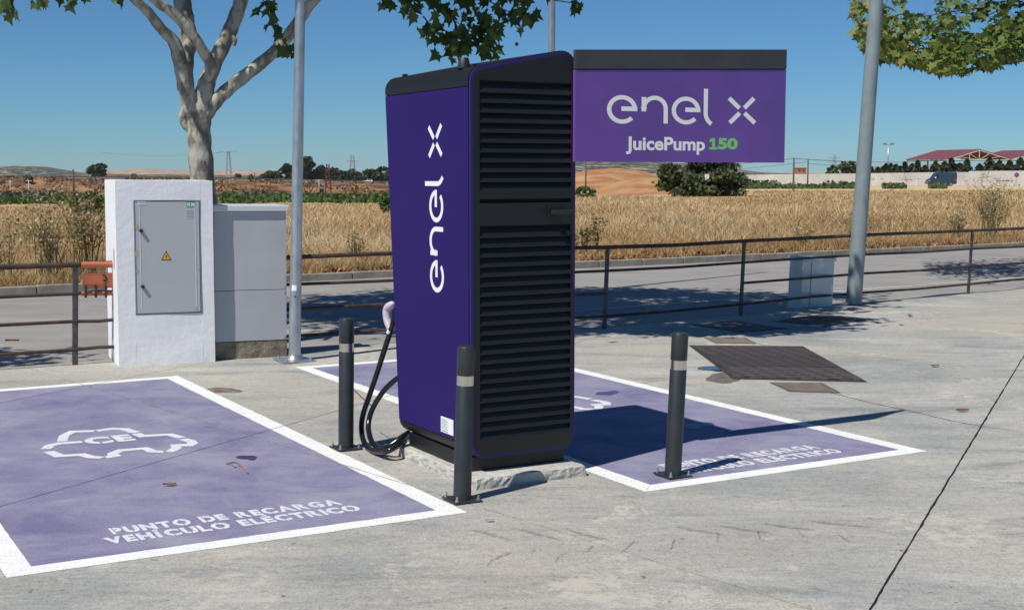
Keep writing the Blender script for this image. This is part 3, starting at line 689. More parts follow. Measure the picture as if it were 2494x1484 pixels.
# ------------------------------------------------------------------ bollards
def bollard(px, lean, label):
    p = G(*px); t = thing('bollard', label, 'bollard', (p[0], p[1], .004), AU, lean, 'bollards guarding the charger'); r = .0455
    MB().lathe([(r,.006), (r,.585), (r-.002,.588)], 28).build('post', MT['bollard'], t, smooth=True)
    MB().lathe([(r-.0015,.586), (r-.0015,.638)], 28).build('steel_band', MT['band'], t, smooth=True)
    MB().lathe([(r-.002,.636), (r,.639), (r,.775), (r-.004,.783), (r-.012,.786)], 28).build('cap', MT['bollard'], t, smooth=True)
    MB().box((-.078,-.078,0), (.078,.078,.008)).build('base_plate', MT['bollard'], t, bevel=.002)
    for x in (-.06,.06):
        for y in (-.06,.06):
            MB().lathe([(.010,.008), (.010,.017)], 6, (x,y)).lathe([(.005,.017), (.005,.034)], 8, (x,y)).build('anchor_bolt', MT['bolt'], t)
bollard((842,1092), .019, 'dark grey bollard left of the charger beside its cables')
bollard((1125,1218), .031, 'dark grey bollard standing in front of the charger corner')
bollard((1638,1158), .039, 'dark grey bollard on the right bay, casting its shadow over the lettering')

# ------------------------------------------------------------------ masonry box, cabinets, lamp posts
def rotz_of(a, b): return math.atan2(b[1]-a[1], b[0]-a[0])
p0, p1 = G(290,893), G(524,880); rz = rotz_of(p0, p1); bw = math.hypot(p1[0]-p0[0], p1[1]-p0[1])
bx = thing('masonry_box', 'white plastered masonry cabinet with grey steel door by the railing', 'cabinet', (p0[0], p0[1], 0), rz, .006)
BD, BH = .74, 1.585
def zat(py, d): return CAM_H+(HOR-py)/FPX*d
def bx_loc(px, py):   # point on the box's front plane -> local (x,z)
    n = np.array([math.sin(rz), -math.cos(rz), 0]); q = onplane((px,py), p0, n); d = q-p0; return d[0]*math.cos(rz)+d[1]*math.sin(rz), q[2]
x0_, zt_ = bx_loc(322,487); x1_, _ = bx_loc(486,487); _, zb_ = bx_loc(330,768)
wl_ = MB(); 
wl_.box((0,0,0), (x0_,BD,BH)); wl_.box((x1_,0,0), (bw,BD,BH)); wl_.box((x0_,0,zt_), (x1_,BD,BH)); wl_.box((x0_,0,0), (x1_,BD,zb_)); wl_.box((x0_,.035,zb_), (x1_,BD,zt_))
# one plaster skin, softened and uneven
def plaster(mb, name, parent, m, amt=.004):
    o = mb.build(name, m, parent); bm = bmesh.new(); bm.from_mesh(o.data); bmesh.ops.remove_doubles(bm, verts=bm.verts, dist=1e-5)
    seen = {}
    for f in list(bm.faces):
        k = tuple(sorted(v.index for v in f.verts)); seen.setdefault(k, []).append(f)
    bmesh.ops.delete(bm, geom=[f for l in seen.values() if len(l) > 1 for f in l], context='FACES')
    bmesh.ops.subdivide_edges(bm, edges=bm.edges[:], cuts=6, use_grid_fill=True)
    for v in bm.verts:
        c = v.co; d = amt*(math.sin(c.x*9+c.z*5)+math.sin(c.z*13-c.x*4+c.y*7)+math.sin(c.y*11+c.z*3))/2
        v.co += Vector((d*.5, d, 0)) if c.y < .02 or c.x < .01 else Vector((0,0,d*.6 if c.z > 1 else 0))
    for f in bm.faces: f.smooth = True
    for e in bm.edges:
        if e.is_manifold and e.calc_face_angle(0) > .5: e.smooth = False
    bm.to_mesh(o.data); bm.free(); return o
plaster(wl_, 'plaster_body', bx, MT['white_wall'], .0035)
fr = MB(); g = .012; 
for a, b in (((x0_,zb_),(x0_+g,zt_)), ((x1_-g,zb_),(x1_,zt_)), ((x0_+g,zt_-g),(x1_-g,zt_)), ((x0_+g,zb_),(x1_-g,zb_+g))): fr.box((a[0],-.001,a[1]), (b[0],.034,b[1]))
fr.build('door_frame', MT['ink_grey'], bx)
dr_ = MB().box((x0_+g+.004,-.004,zb_+g+.004), (x1_-g-.004,.03,zt_-g-.004)).build('door', MT['grey_cab2'], bx, bevel=.003)
for xx in (x0_+.048, x1_-.052): MB().box((xx,-.0065,zb_+.06), (xx+.003,-.0035,zt_-.05)).build('pressed_rib', MT['white_vinyl'], dr_)
for px, py in ((341,561), (346,697)):
    x, z = bx_loc(px, py); MB().tube([(x,-.03,z), (x,-.003,z)], [.015,.016], 16).build('lock', MT['ink'], dr_, smooth=True)
x, z = bx_loc(403,622); tri = MB().prism([(x-.043,z-.035), (x+.043,z-.035), (x,z+.043)], lambda a, b: (a,-.006,b), lambda a, b: (a,-.0042,b)).build('warning_triangle', MT['ink'], dr_)
MB().prism([(x-.033,z-.029), (x+.033,z-.029), (x,z+.031)], lambda a, b: (a,-.0075,b), lambda a, b: (a,-.0061,b)).build('triangle_face', MT['yellow'], tri)
MB().prism([(x+.004,z+.016), (x-.009,z-.006), (x-.001,z-.005), (x-.005,z-.024), (x+.009,z+.001), (x+.001,z)], lambda a, b: (a,-.0085,b), lambda a, b: (a,-.0076,b)).build('lightning_bolt', MT['ink'], tri)
x, z = bx_loc(462,497); gl = MB().box((x-.036,-.0055,z-.024), (x+.036,-.0042,z+.024)).build('green_label', MT['label_green'], dr_)
ad = MB(); add_text(ad, 'M', lambda a, b: (x+.004+a,-.0062,z-.017+b), .026, .034, .05)
ad.box((x-.03,-.0062,z-.017), (x-.026,-.0056,z+.017)).box((x-.026,-.0062,z+.013), (x-.006,-.0056,z+.017)).box((x-.026,-.0062,z-.017), (x-.006,-.0056,z-.013)).box((x-.010,-.0062,z-.013), (x-.006,-.0056,z+.013)).box((x-.022,-.0062,z-.006), (x-.013,-.0056,z+.007))
ad.build('label_print', MT['white_vinyl'], gl)
x, z = bx_loc(461,519); lb = MB().box((x-.032,-.0052,z-.045), (x+.032,-.0042,z+.03)).build('printed_label', MT['grey_cab'], dr_)
lp = MB()
for i in range(6): lp.box((x-.027+(i % 2)*.03,-.0058,z+.018-(i//2)*.022), (x-.006+(i % 2)*.03,-.0053,z+.024-(i//2)*.022))
lp.build('label_print', MT['ink_grey'], lb)
x, z = bx_loc(342,495); lb = MB().box((x-.03,-.0055,z-.016), (x+.036,-.0042,z+.016)).build('name_plate', MT['white_vinyl'], dr_)
lp = MB()
for i in range(13):
    for zz in (z+.004, z-.011): lp.box((x-.026+i*.0046,-.0062,zz), (x-.0226+i*.0046,-.0056,zz+.007-.002*(i % 3 == 1)))
lp.build('label_print', MT['ink_grey'], lb)
for px, py, w_, h_ in ((331,553,.02,.04), (331,617,.024,.05), (333,660,.016,.03), (482,655,.014,.012), (477,750,.022,.025)):
    x, z = bx_loc(px, py); pl = [(x+w_*(1+.4*math.sin(7*a+px))*math.cos(a)*.6, z+h_*(1+.3*math.sin(5*a+py))*math.sin(a)*.6) for a in np.linspace(0, 6.283, 14, endpoint=False)]
    MB().prism(pl, lambda a, b: (a,-.0049,b), lambda a, b: (a,-.0043,b)).build('rust_stain', MT['ochre'], dr_)
MB().box((-.0035,.12,.83), (-.0005,.20,1.0)).build('side_vent', MT['slab'], bx)
# grey steel cabinet on a stained plinth
rz2 = rz; back = np.array([-math.sin(rz), math.cos(rz), 0]); q0 = p1+back*.095+np.array([math.cos(rz), math.sin(rz), 0])*.012
q1 = onplane((697,700), q0, back); cw = (q1-q0)[0]*math.cos(rz)+(q1-q0)[1]*math.sin(rz)
gc = thing('steel_cabinet', 'grey steel street cabinet with pale lid, half shaded by the white box', 'cabinet', (q0[0], q0[1], 0), rz2, .012)
cdp = q1[1]; zp_ = zat(826, cdp); zl_ = zat(512, cdp); zt2 = zat(497, cdp)
MB().box((0,0,-.02), (cw,.42,zp_)).build('plinth', MT['stone_base'], gc, bevel=.008)
zm = zat(702, cdp)
MB().box((.004,-.004,zp_+.004), (cw-.006,.4,zm-.002)).build('lower_door', MT['grey_cab'], gc, bevel=.004)
MB().box((.004,-.004,zm+.002), (cw-.006,.4,zl_-.002)).build('upper_door', MT['grey_cab'], gc, bevel=.004)
MB().box((-.01,-.03,zl_), (cw+.014,.44,zt2)).build('lid', M('cabinet_lid', (.62,.65,.67), None, rough=.4), gc, bevel=.008)
for z in (zm+.012, zm-.03, zp_+.02): MB().box((cw-.03,-.012,z), (cw-.012,-.0045,z+.02)).build('hinge', MT['galv'], gc, bevel=.002)
# galvanised lamp post beside the cabinet
def lamppost(px, lean, r0, r1, h, m, label, plate=True, name='lamp_post'):
    p = G(*px); t = thing(name, label, 'lamp post', (p[0], p[1], .003), AU, lean)
    MB().tube([(0,0,.012), (0,0,h*.5), (0,0,h)], [r0, (r0+r1)/2, r1], 24).build('pole', m, t, smooth=True)
    MB().tube([(0,0,h), (0,0,h+.25), (.2,0,h+.5), (.9,0,h+.6)], [r1*.8]*4, 10).build('arm', m, t, smooth=True)
    MB().box((.8,-.12,h+.52), (1.5,.12,h+.66)).build('lamp_head', m, t, bevel=.04)
    return t
lt = lamppost((717,878), .032, .053, .034, 6.2, MT['galv'], 'slender galvanised lamp post beside the grey cabinet')
MB().box((-.15,-.15,0), (.15,.15,.012)).build('base_plate', MT['galv'], lt, bevel=.003)
MB().lathe([(.085,.012), (.062,.03), (.055,.06)], 24).build('collar', MT['galv'], lt, smooth=True)
for x in (-.11,.11):
    for y in (-.11,.11): MB().lathe([(.013,.012), (.013,.024)], 6, (x,y)).lathe([(.007,.024), (.007,.04)], 8, (x,y)).build('anchor_bolt', MT['bolt'], lt)
def pole_patch(parent, r, z0, z1, half, m, name, face=-2.25, off=.0012):
    mb = MB(); k = 8; V = []
    for z in (z0, z1):
        for i in range(k+1): a = face-half+2*half*i/k; V.append(((r+off)*math.cos(a), (r+off)*math.sin(a), z))
    mb.add(V, [(i, i+1, k+2+i, k+1+i) for i in range(k)]); return mb.build(name, m, parent)
pole_patch(lt, .0518, .62, .67, .42, MT['white_vinyl'], 'sticker', -2.2)
pole_patch(lt, .0520, .30, .61, .55, MT['galv'], 'access_door', -2.15, .0008)
MB().tube([Vector((math.cos(-2.0),math.sin(-2.0),0))*.05+Vector((0,0,.57)), Vector((math.cos(-2.0),math.sin(-2.0),0))*.058+Vector((0,0,.57))], .008, 10).build('door_lock', MT['ink'], lt)
l2 = lamppost((2078,742), .049, .098, .062, 9, MT['galv_grey'], 'thick grey lamp post behind the railing on the right')
pole_patch(l2, .0865, 1.50, 1.58, .35, MT['cream'], 'torn_sticker', -2.1, .003); pole_patch(l2, .079, 2.62, 2.72, .12, MT['cream'], 'torn_sticker', -3.2, .003)
d3 = 19.0; g3 = at(1339, 760, d3)
l3 = thing('lamp_post', 'pale lamp post rising behind the charger roof', 'lamp post', (g3[0], d3, -.085), 0, .004)
MB().tube([(0,0,0), (0,0,8)], [.06,.035], 16).build('pole', MT['galv'], l3, smooth=True)
MB().box((-.15,-.15,0), (.15,.15,.02)).build('base_plate', MT['galv'], l3)
# second, silvery cabinet behind the railing
c0 = G(1932,756); 
c2 = thing('street_cabinet', 'small silvery blue cabinet behind the railing beside the thick lamp post', 'cabinet', (c0[0]+.17, c0[1]+.42, -.085), R(14), .03)
hh = .70; ww = .43
MB().box((0,0,.02), (ww,.36,hh-.04)).build('body', MT['cab_blue'], c2, bevel=.006)
MB().box((-.02,-.02,hh-.04), (ww+.02,.38,hh)).build('lid', MT['cab_blue'], c2, bevel=.01)
MB().box((.12,-.012,.03), (.15,-.0005,hh-.06)).build('door_strip', MT['cab_blue'], c2, bevel=.003)
MB().box((.01,.01,0), (ww-.01,.35,.02)).build('base', MT['stone_base'], c2)
for z in (.12,.55): MB().box((-.012,-.015,z), (.01,-.001,z+.05)).build('hinge', MT['galv'], c2)

# ------------------------------------------------------------------ railing
FH = .875
def railing(label, pts, posts, skip=(), m_posts='post_steel', z0=0.0, top_r=.021):
    t = thing('railing', label, 'railing', (pts[0][0], pts[0][1], 0), 0); o = np.array([pts[0][0], pts[0][1], 0])
    pts3 = [np.array([p[0], p[1], 0]) for p in pts]
    for hi, (h, r) in enumerate(((FH-.01, top_r), (FH*.705, .0155), (FH*.432, .0155), (FH*.152, .0155))):
        for i in range(len(pts3)-1):
            if (hi, i) in skip: continue
            a = pts3[i]-o; b = pts3[i+1]-o; mpt = (a+b)/2+np.array([0, 0, random.uniform(-.012, .012)])
            ln_ = [np.array([FH*.03*0, 0, h]), ] 
            MB().tube([a+[h*.035,0,h], mpt+[h*.035,0,h], b+[h*.035,0,h]], r, 10).build('rail', MT['rust'], t, smooth=True)
    for p in posts:
        q = np.array([p[0], p[1], 0])-o; d = .02
        mb = MB(); V = []
        for z, s in ((-.02, 0), (FH-.02, FH*.035)):
            for dx, dy in ((-.022,-.006), (.022,-.006), (.022,.006), (-.022,.006)):
                V.append((q[0]+s+dx*.8-dy, q[1]+dx*.6+dy, z))
        mb.add(V, [(0,3,2,1),(4,5,6,7),(0,1,5,4),(1,2,6,5),(2,3,7,6),(3,0,4,7)]); mb.build('post', MT[m_posts], t)
    return t
eL = np.array(EDGE[0]); bend = np.array([-3.42, 11.61])
RL = railing('rusty tube railing at the left, ending against the white box', [tuple(eL-dl*9), tuple(eL-dl*4.5), tuple(eL), tuple(bend)], [tuple(eL), tuple(eL-dl*4.5), tuple(eL-dl*9)], top_r=.024)
e1 = np.array(EDGE[1]); rs = e1-dl*3.8; rm = e1-dl*1.62
rr_ = np.array(EDGE[-1])
railing('long rusty tube railing running from the grey cabinet to the right', [tuple(rs), tuple(rm), EDGE[1], EDGE[2], EDGE[3], EDGE[4], tuple(rr_+dr*2.3), tuple(rr_+dr*4.6), tuple(rr_+dr*6.9)],
        [tuple(rs), tuple(rm), EDGE[1], EDGE[2], EDGE[3], EDGE[4], tuple(rr_+dr*2.3), tuple(rr_+dr*4.6), tuple(rr_+dr*6.9)], skip={(2, 2)})
# orange sleeve + plate with padlock straps hung on the left railing
od = (bend-eL)/np.linalg.norm(bend-eL); oz = math.atan2(od[1], od[0])
op = thing('orange_plate', 'orange painted steel plate with three dark straps hung on the railing', 'plate', (eL[0]+.03, eL[1], 0), oz, .035)
MB().tube([(.02,0,FH-.01), (.285,0,FH-.01)], .0262, 14).build('sleeve', MT['orange'], op, smooth=True)
MB().box((.03,-.012,.665), (.285,-.004,.795)).build('plate', MT['orange_dk'], op, bevel=.008)
MB().box((.05,-.0135,.695), (.20,-.0121,.775)).build('plate_face', MT['orange'], op)
MB().prism([(.19,.78),(.215,.785),(.235,.76),(.24,.735),(.225,.715),(.222,.69),(.215,.715),(.20,.735),(.222,.745),(.215,.765)], lambda a, b: (a,-.0146,b), lambda a, b: (a,-.0136,b)).build('peeled_patch', MT['ink'], op)
MB().box((.235,-.004,.795), (.243,.002,FH-.03)).build('hanger', MT['orange_dk'], op)
MB().tube([(.02,0,FH*.705), (.29,0,FH*.705)], .0185, 12).build('sleeve', MT['orange_dk'], op, smooth=True)
for x in (.055,.14,.225):
    MB().tube([(x,-.022,.69), (x,-.026,.66), (x,-.026,.61), (x,-.02,.585)], .011, 8).build('strap', MT['ink'], op, smooth=True)
# ------------------------------------------------------------------ covers in the paving
def quad_cover(name, label, pxs, m, z=.004, nplates=1, bars=0, studs=None, rim=True, group='iron covers set in the paving'):
    P_ = [np.array(G(*p)) for p in pxs]; t = thing(name, label, 'cover', (P_[0][0], P_[0][1], 0), 0, 0, group); o = np.array([P_[0][0], P_[0][1], 0])
    P_ = [p-o for p in P_]
    def uv(a, b): return (P_[0]*(1-a)+P_[1]*a)*(1-b)+(P_[3]*(1-a)+P_[2]*a)*b
    if rim:
        mb = MB()
        for q in ([(-.03,-.03),(1.03,-.03),(1,0),(0,0)], [(1.03,-.03),(1.03,1.03),(1,1),(1,0)], [(1.03,1.03),(-.03,1.03),(0,1),(1,1)], [(-.03,1.03),(-.03,-.03),(0,0),(0,1)]):
            mb.add([(*uv(*c)[:2], .0045) for c in q], [(0,1,2,3)])
        mb.build('rim', MT['rust'], t)
    for i in range(nplates):
        b0, b1 = i/nplates+.006, (i+1)/nplates-.006; dz = random.uniform(0,.003) if nplates > 1 else 0
        m_i = m if nplates == 1 else MT['cover%d' % i]
        mb = MB(); V = [uv(a, b)+[0,0,zz] for zz in (.0005, z+dz) for a, b in ((.003,b0),(.997,b0),(.997,b1),(.003,b1))]
        mb.add(V, [(0,3,2,1),(4,5,6,7),(0,1,5,4),(1,2,6,5),(2,3,7,6),(3,0,4,7)]); pl = mb.build('plate', m_i, t)
        if studs:
            mb = MB(); nx, ny = studs
            for ix in range(nx):
                for iy in range(ny):
                    a = (ix+.5)/nx; b = b0+(b1-b0)*(iy+.5)/ny; sgn = 1 if (ix+iy) % 2 else -1; da, db = .34/nx, .34/ny*(b1-b0)
                    mb.add([uv(a-da,b-db*sgn)+[0,0,z+dz+.0035], uv(a-da*.2,b-db*sgn)+[0,0,z+dz+.0035], uv(a+da,b+db*sgn)+[0,0,z+dz+.0035], uv(a+da*.2,b+db*sgn)+[0,0,z+dz+.0035]], [(0,1,2,3)])
            mb.build('tread_pattern', MT['cover_brown'], pl)
    return t
quad_cover('access_cover', 'large dark iron access cover of three ribbed plates', [(1687,843),(1950,845),(2097,927),(1790,920)], MT['cover'], .005, 3, studs=(34, 9))
quad_cover('access_cover', 'small rusty iron grid cover in front of the large access cover', [(1878,932),(1998,933),(2042,956),(1925,953)], MT['cover_brown'], .004, 1, studs=(12, 6))
quad_cover('access_cover', 'small brown iron cover just behind the large access cover', [(1717,822),(1812,823),(1838,836),(1744,835)], MT['cover_brown'], .004, 1)
quad_cover('access_cover', 'dark iron cover in the tree shade near the railing', [(1682,790),(1790,782),(1912,800),(1800,809)], MT['cover'], .004, 1, studs=(16, 10))
quad_cover('access_cover', 'ribbed iron cover at the edge of the shade near the small silvery cabinet', [(1885,782),(2000,766),(2118,777),(2010,793)], MT['cover'], .004, 1, studs=(16, 10))
def blob(cx, cy, rx, ry, seed, n=26): 
    r_ = random.Random(seed); ph = [r_.uniform(0, 6.28) for _ in range(5)]
    return [(cx+rx*(1+sum(.22/(k+1)*math.sin((k+2)*a+ph[k]) for k in range(5)))*math.cos(a), cy+ry*(1+sum(.22/(k+1)*math.sin((k+2)*a+ph[k]) for k in range(5)))*math.sin(a)) for a in np.linspace(0, 6.283, n, endpoint=False)]
def stain(name, label, cx, cy, rx, ry, m, z, seed, cat='stain'):
    pts = [G(*p)[:2] for p in blob(cx, cy, rx, ry, seed)]
    return tag(MB().flat(pts, z).build(name, m), label, cat, None)
stain('puddle', 'shallow blue reflecting puddle at the large access cover', 1752, 897, 42, 8, MT['water'], .0025, 3, 'puddle')
stain('wet_patch', 'damp dark patch on the paving beside the large access cover', 1765, 918, 48, 13, MT['wet'], .0015, 5)
stain('wet_patch', 'brown damp stain between the white box and the left bollard', 535, 950, 44, 8, smear('damp_brown', (.15,.1,.065), .2, .8, 12), .0012, 8)
stain('wet_patch', 'dark damp patch on the purple paint by the right bay border', 1700, 1036, 34, 8, M('damp_purple', (.075,.065,.16), None, rough=.4), .0035, 9)
stain('wet_patch', 'small dark damp patch on the purple paint behind the charger', 1478, 957, 26, 5, M('damp_purple2', (.085,.075,.19), None, rough=.4), .0035, 12)
stain('paint_drip', 'small dark purple paint spot on the left bay', 602, 1114, 22, 6, M('drip_purple', (.06,.035,.10), None, rough=.5), .0035, 21)
# tyre scuffs, scratches and a crack: thin marks lying on the paving
MT['scuff'] = smear('tyre_scuff', (.12,.115,.11), .0, .42); MT['scratch'] = smear('pale_scratch', (.68,.68,.66), .15, .85)
def mark(name, label, pxs, wpx, m, z=.0010, cat='mark'):
    V = smooth_path([np.array([p[0], p[1], 0.]) for p in pxs], 6); n = len(V); P2 = [v[:2] for v in V]
    mb = MB(); Vs = []
    for i in range(n):
        k = math.sin(math.pi*min(1, (i+.3)/(n-.4)))**.5*(.75+.25*math.sin(i*2.1)); a = P2[max(i-1,0)]; b = P2[min(i+1,n-1)]; t_ = (b-a)/np.linalg.norm(b-a); nn_ = np.array([-t_[1], t_[0]])*wpx/2*k
        Vs.append(((*G(*(P2[i]+nn_))[:2], z), (*G(*(P2[i]-nn_))[:2], z)))
    mb.add([q for pr in Vs for q in pr], [(2*i, 2*i+1, 2*i+3, 2*i+2) for i in range(n-1)])
    return tag(mb.build(name, m), label, cat, 'marks on the paving')
scf = [((1150,1290),(1200,1302),(1246,1316)), ((1262,1288),(1310,1300),(1360,1312)), ((1380,1288),(1430,1303),(1482,1313)), ((1450,1322),(1435,1336),(1428,1346)), ((1545,1316),(1530,1330),(1510,1346)), ((1643,1310),(1638,1326),(1632,1338)),
       ((1745,1295),(1748,1308),(1746,1320)), ((1845,1291),(1848,1302),(1852,1314)), ((1940,1288),(1948,1298),(1960,1306)), ((1750,1280),(1820,1290),(1880,1298)), ((1650,1283),(1700,1292),(1770,1302)), ((1862,1275),(1920,1283),(1985,1290)), ((1975,1268),(2040,1276),(2110,1282)), ((2040,1300),(2058,1312),(2072,1318)), ((1380,1345),(1360,1355),(1352,1372)), ((1245,1345),(1200,1362),(1185,1380))]
ORD = ['first','second','third','fourth','fifth','sixth','seventh','eighth','ninth','tenth']
longs = sorted([q for q in scf if abs(q[2][0]-q[0][0]) > 60]); shorts = sorted([q for q in scf if abs(q[2][0]-q[0][0]) <= 60])
for row, nm in ((longs, 'long'), (shorts, 'short')):
    for k, q in enumerate(row): mark('tyre_scuff', f'{nm} dark tyre scuff on the foreground paving, {ORD[k]} from the left of the {nm} ones', q, 8, MT['scuff'], .001)
mark('scratch', 'pale scratch at the bottom of the paving', ((1075,1432),(1090,1424),(1117,1417)), 4, MT['scratch'])
mark('scratch', 'long pale curved scratch near the bottom edge', ((915,1482),(950,1462),(1015,1445)), 2.5, MT['scratch'])
mark('crack', 'fine wandering crack running right from the access covers', ((1945,925),(1975,942),(2040,960),(2130,982),(2230,1003),(2300,1020),(2380,1035),(2493,1052)), 1.6, MT['joint'], cat='crack')
mark('crack', 'fine crack in the paving behind the large cover', ((1760,808),(1790,822),(1830,832),(1870,842)), 1.5, MT['joint'], cat='crack')
# litter: twig, leaves, scraps
tw = thing('twig', 'reddish dry twig lying on the left purple bay', 'twig', (0,0,0))
V = [np.array([*G(*p)[:2], .009]) for p in ((551,1132),(575,1128),(590,1140),(603,1154))]; MB().tube(smooth_path(V, 4), .004, 6).build('stem', MT['twig'], tw)
V = [np.array([*G(*p)[:2], .008]) for p in ((556,1128),(572,1140),(590,1136))]; MB().tube(V, .0025, 5).build('side_stem', MT['twig'], tw)
def curl_leaf(px, s, label, m, rz):
    p = G(*px); mb = MB(); V = []
    for i in range(5):
        t = i/4*2-1
        for j in (-1,0,1): V.append((t*s, j*s*.5*(1-t*t*.8), .008+abs(j)*s*.22+.02*s*(1-t*t)))
    mb.add(V, [(3*i+j, 3*i+j+1, 3*i+j+4, 3*i+j+3) for i in range(4) for j in range(2)]); o = mb.build('fallen_leaf', m, None); o.location = (p[0], p[1], .002); o.rotation_euler = (0,0,rz)
    tag(o, label, 'leaf', 'litter on the paving')
lm = M('fallen_leaf', (.27,.15,.075), (.2,.1,.05), 20, .85)
curl_leaf((413,1183), .035, 'brown fallen leaf on the left purple bay above the lettering', lm, .2); curl_leaf((2276,893), .045, 'brown fallen leaf on the empty paving right of the covers', lm, .5)
curl_leaf((2215,770), .06, 'small fallen leaf on the paving near the right railing', lm, 1.2); curl_leaf((1192,1270), .022, 'pale scrap of plastic in front of the bollard at the charger corner', MT['cab_blue'], .3); curl_leaf((2343,1002), .045, 'rust brown scrap on the paving near the long joint', M('rust_scrap', (.2,.07,.04), None), .1)
curl_leaf((30,832), .07, 'curled dry leaf on the road at the far left', lm, 0)

# ------------------------------------------------------------------ plane trees
LEAF2D = [(0,0), (.10,.10), (.42,.02), (.34,.22), (.52,.42), (.27,.46), (.16,.58), (0,1.0), (-.16,.58), (-.27,.46), (-.52,.42), (-.34,.22), (-.42,.02), (-.10,.10)]
LP = np.array([(0.0,.36)]+LEAF2D); NLV = len(LP)
LTRI = np.array([(0, i, i+1 if i+1 < NLV else 1) for i in range(1, NLV)])
def leaves_mesh(name, C, size, mat, parent, tint, droop=.6, seed=1):
    r_ = np.random.default_rng(seed); n = len(C); s = size*r_.uniform(.65, 1.25, n)
    yaw = r_.uniform(0, 2*np.pi, n); pit = -droop+r_.normal(0, .55, n); rol = r_.normal(0, .6, n)
    d = np.stack([np.cos(yaw)*np.cos(pit), np.sin(yaw)*np.cos(pit), np.sin(pit)], 1)
    sd = np.stack([-np.sin(yaw), np.cos(yaw), np.zeros(n)], 1); up = np.cross(d, sd)
    sd2 = sd*np.cos(rol)[:,None]+up*np.sin(rol)[:,None]
    nrm = np.cross(sd2, d)
    V = C[:,None,:]+s[:,None,None]*(sd2[:,None,:]*LP[None,:,0:1]+d[:,None,:]*LP[None,:,1:2]+nrm[:,None,:]*(.25*(LP[None,:,0:1]**2)))
    F = (np.arange(n)*NLV)[:,None,None]+LTRI[None]
    return big_mesh(name, V.reshape(-1,3), F.reshape(-1,3), mat, np.repeat(tint, NLV), parent)
def ellipsoid_pts(c, rad, n, seed, clumps=26, spread=.32):
    r_ = np.random.default_rng(seed); q = r_.normal(size=(clumps,3)); q /= np.linalg.norm(q, axis=1)[:,None]; q *= r_.uniform(.35, 1, clumps)[:,None]**.5
    k = r_.integers(0, clumps, n); p = q[k]+r_.normal(0, spread, (n,3))*[.8,.8,.55]; return np.array(c)+p*np.array(rad), k
TD = 13.0
tp = lambda x, y, d=TD: at(x, y, d)
tr = thing('plane_tree', 'plane tree with pale mottled trunk and spreading limbs behind the white box', 'tree', (0,0,0))
PXM = TD/FPX
def limb(name, pts, rad, parent, dz=None, n=14):
    P_ = [tp(p[0], p[1], TD+(dz[i] if dz else 0)) for i, p in enumerate(pts)]; S = smooth_path(P_, 5)
    rr = np.interp(np.linspace(0, len(rad)-1, len(S)), range(len(rad)), rad)*PXM
    rr = rr*(1+.05*np.sin(np.arange(len(S))*1.7))
    mb = MB().tube(S, rr, n); return mb.build(name, MT['bark'], parent, smooth=True)
trunk = limb('trunk', [(512,845),(503,640),(492,430),(486,350),(486,290),(494,245),(505,200)], [40,33,30,28,27,24,20], tr, n=20)
limb('limb', [(480,300),(466,262),(449,197),(436,141),(423,102),(394,72),(361,30),(322,-8),(230,-110),(120,-260)], [20,19,18,17,15,12.5,11.5,11,9,5], tr, [0,-.05,-.1,-.1,-.12,-.2,-.3,-.4,-.9,-1.4])
limb('limb', [(452,220),(450,150),(459,98),(453,49),(443,0),(430,-90),(455,-260),(470,-450)], [20,21,20,20,21,18,12,6], tr, [.1,.12,.2,.25,.3,.5,.7,.8])
limb('limb', [(507,195),(514,160),(490,118),(459,72),(417,30),(377,0),(310,-70),(240,-210)], [13,14,13,12.5,12,11,9,5], tr, [-.02,-.12,-.22,-.3,-.38,-.45,-.7,-.9])
limb('limb', [(497,225),(504,200),(525,148),(557,82),(578,30),(592,-10),(640,-120),(690,-300),(720,-420)], [21,20,18,18,17,16,12,8,4], tr, [0,0,.05,.1,.12,.15,.2,.3,.3])
limb('limb', [(500,280),(525,247),(564,210),(623,164),(682,112),(722,59),(764,0),(850,-90),(960,-160),(1080,-190)], [18,17,16,15,14,14,13,10,8,5], tr, [0,0,0,.05,.05,.05,0,-.3,-.6,-1.0])
limb('burr', [(457,200),(449,225),(447,245),(450,262),(446,285),(450,305),(458,318)], [6,10,9,8,11,9,5], tr, [-.02]*7, 10)
limb('burr', [(566,88),(572,98),(570,112)], [4,6,4], tr, [-.16]*3, 8)
# crown above the picture, whose shade falls on the road
C1, k1 = ellipsoid_pts((-1.9,13.9,6.0), (3.9,2.9,1.8), 17000, 5, 66, .16)
C1 = C1[C1[:,2] > CAM_H+.1293*C1[:,1]+.16]
C1b, k1b = ellipsoid_pts((.45,12.4,4.05), (1.7,.95,.5), 2400, 8, 18, .2); C1b = C1b[C1b[:,2] > CAM_H+.1293*C1b[:,1]+.12]
C1c, _ = ellipsoid_pts((-3.7,14.6,6.2), (2.3,1.9,1.2), 5000, 15, 30, .17); C1c = C1c[C1c[:,2] > CAM_H+.1293*C1c[:,1]+.16]
CC = np.concatenate([C1, C1b, C1c]); cr = leaves_mesh('crown', CC, .185, MT['leaf'], tr, rng.uniform(0, 1, len(CC)), seed=3); tag(cr, kind='stuff')
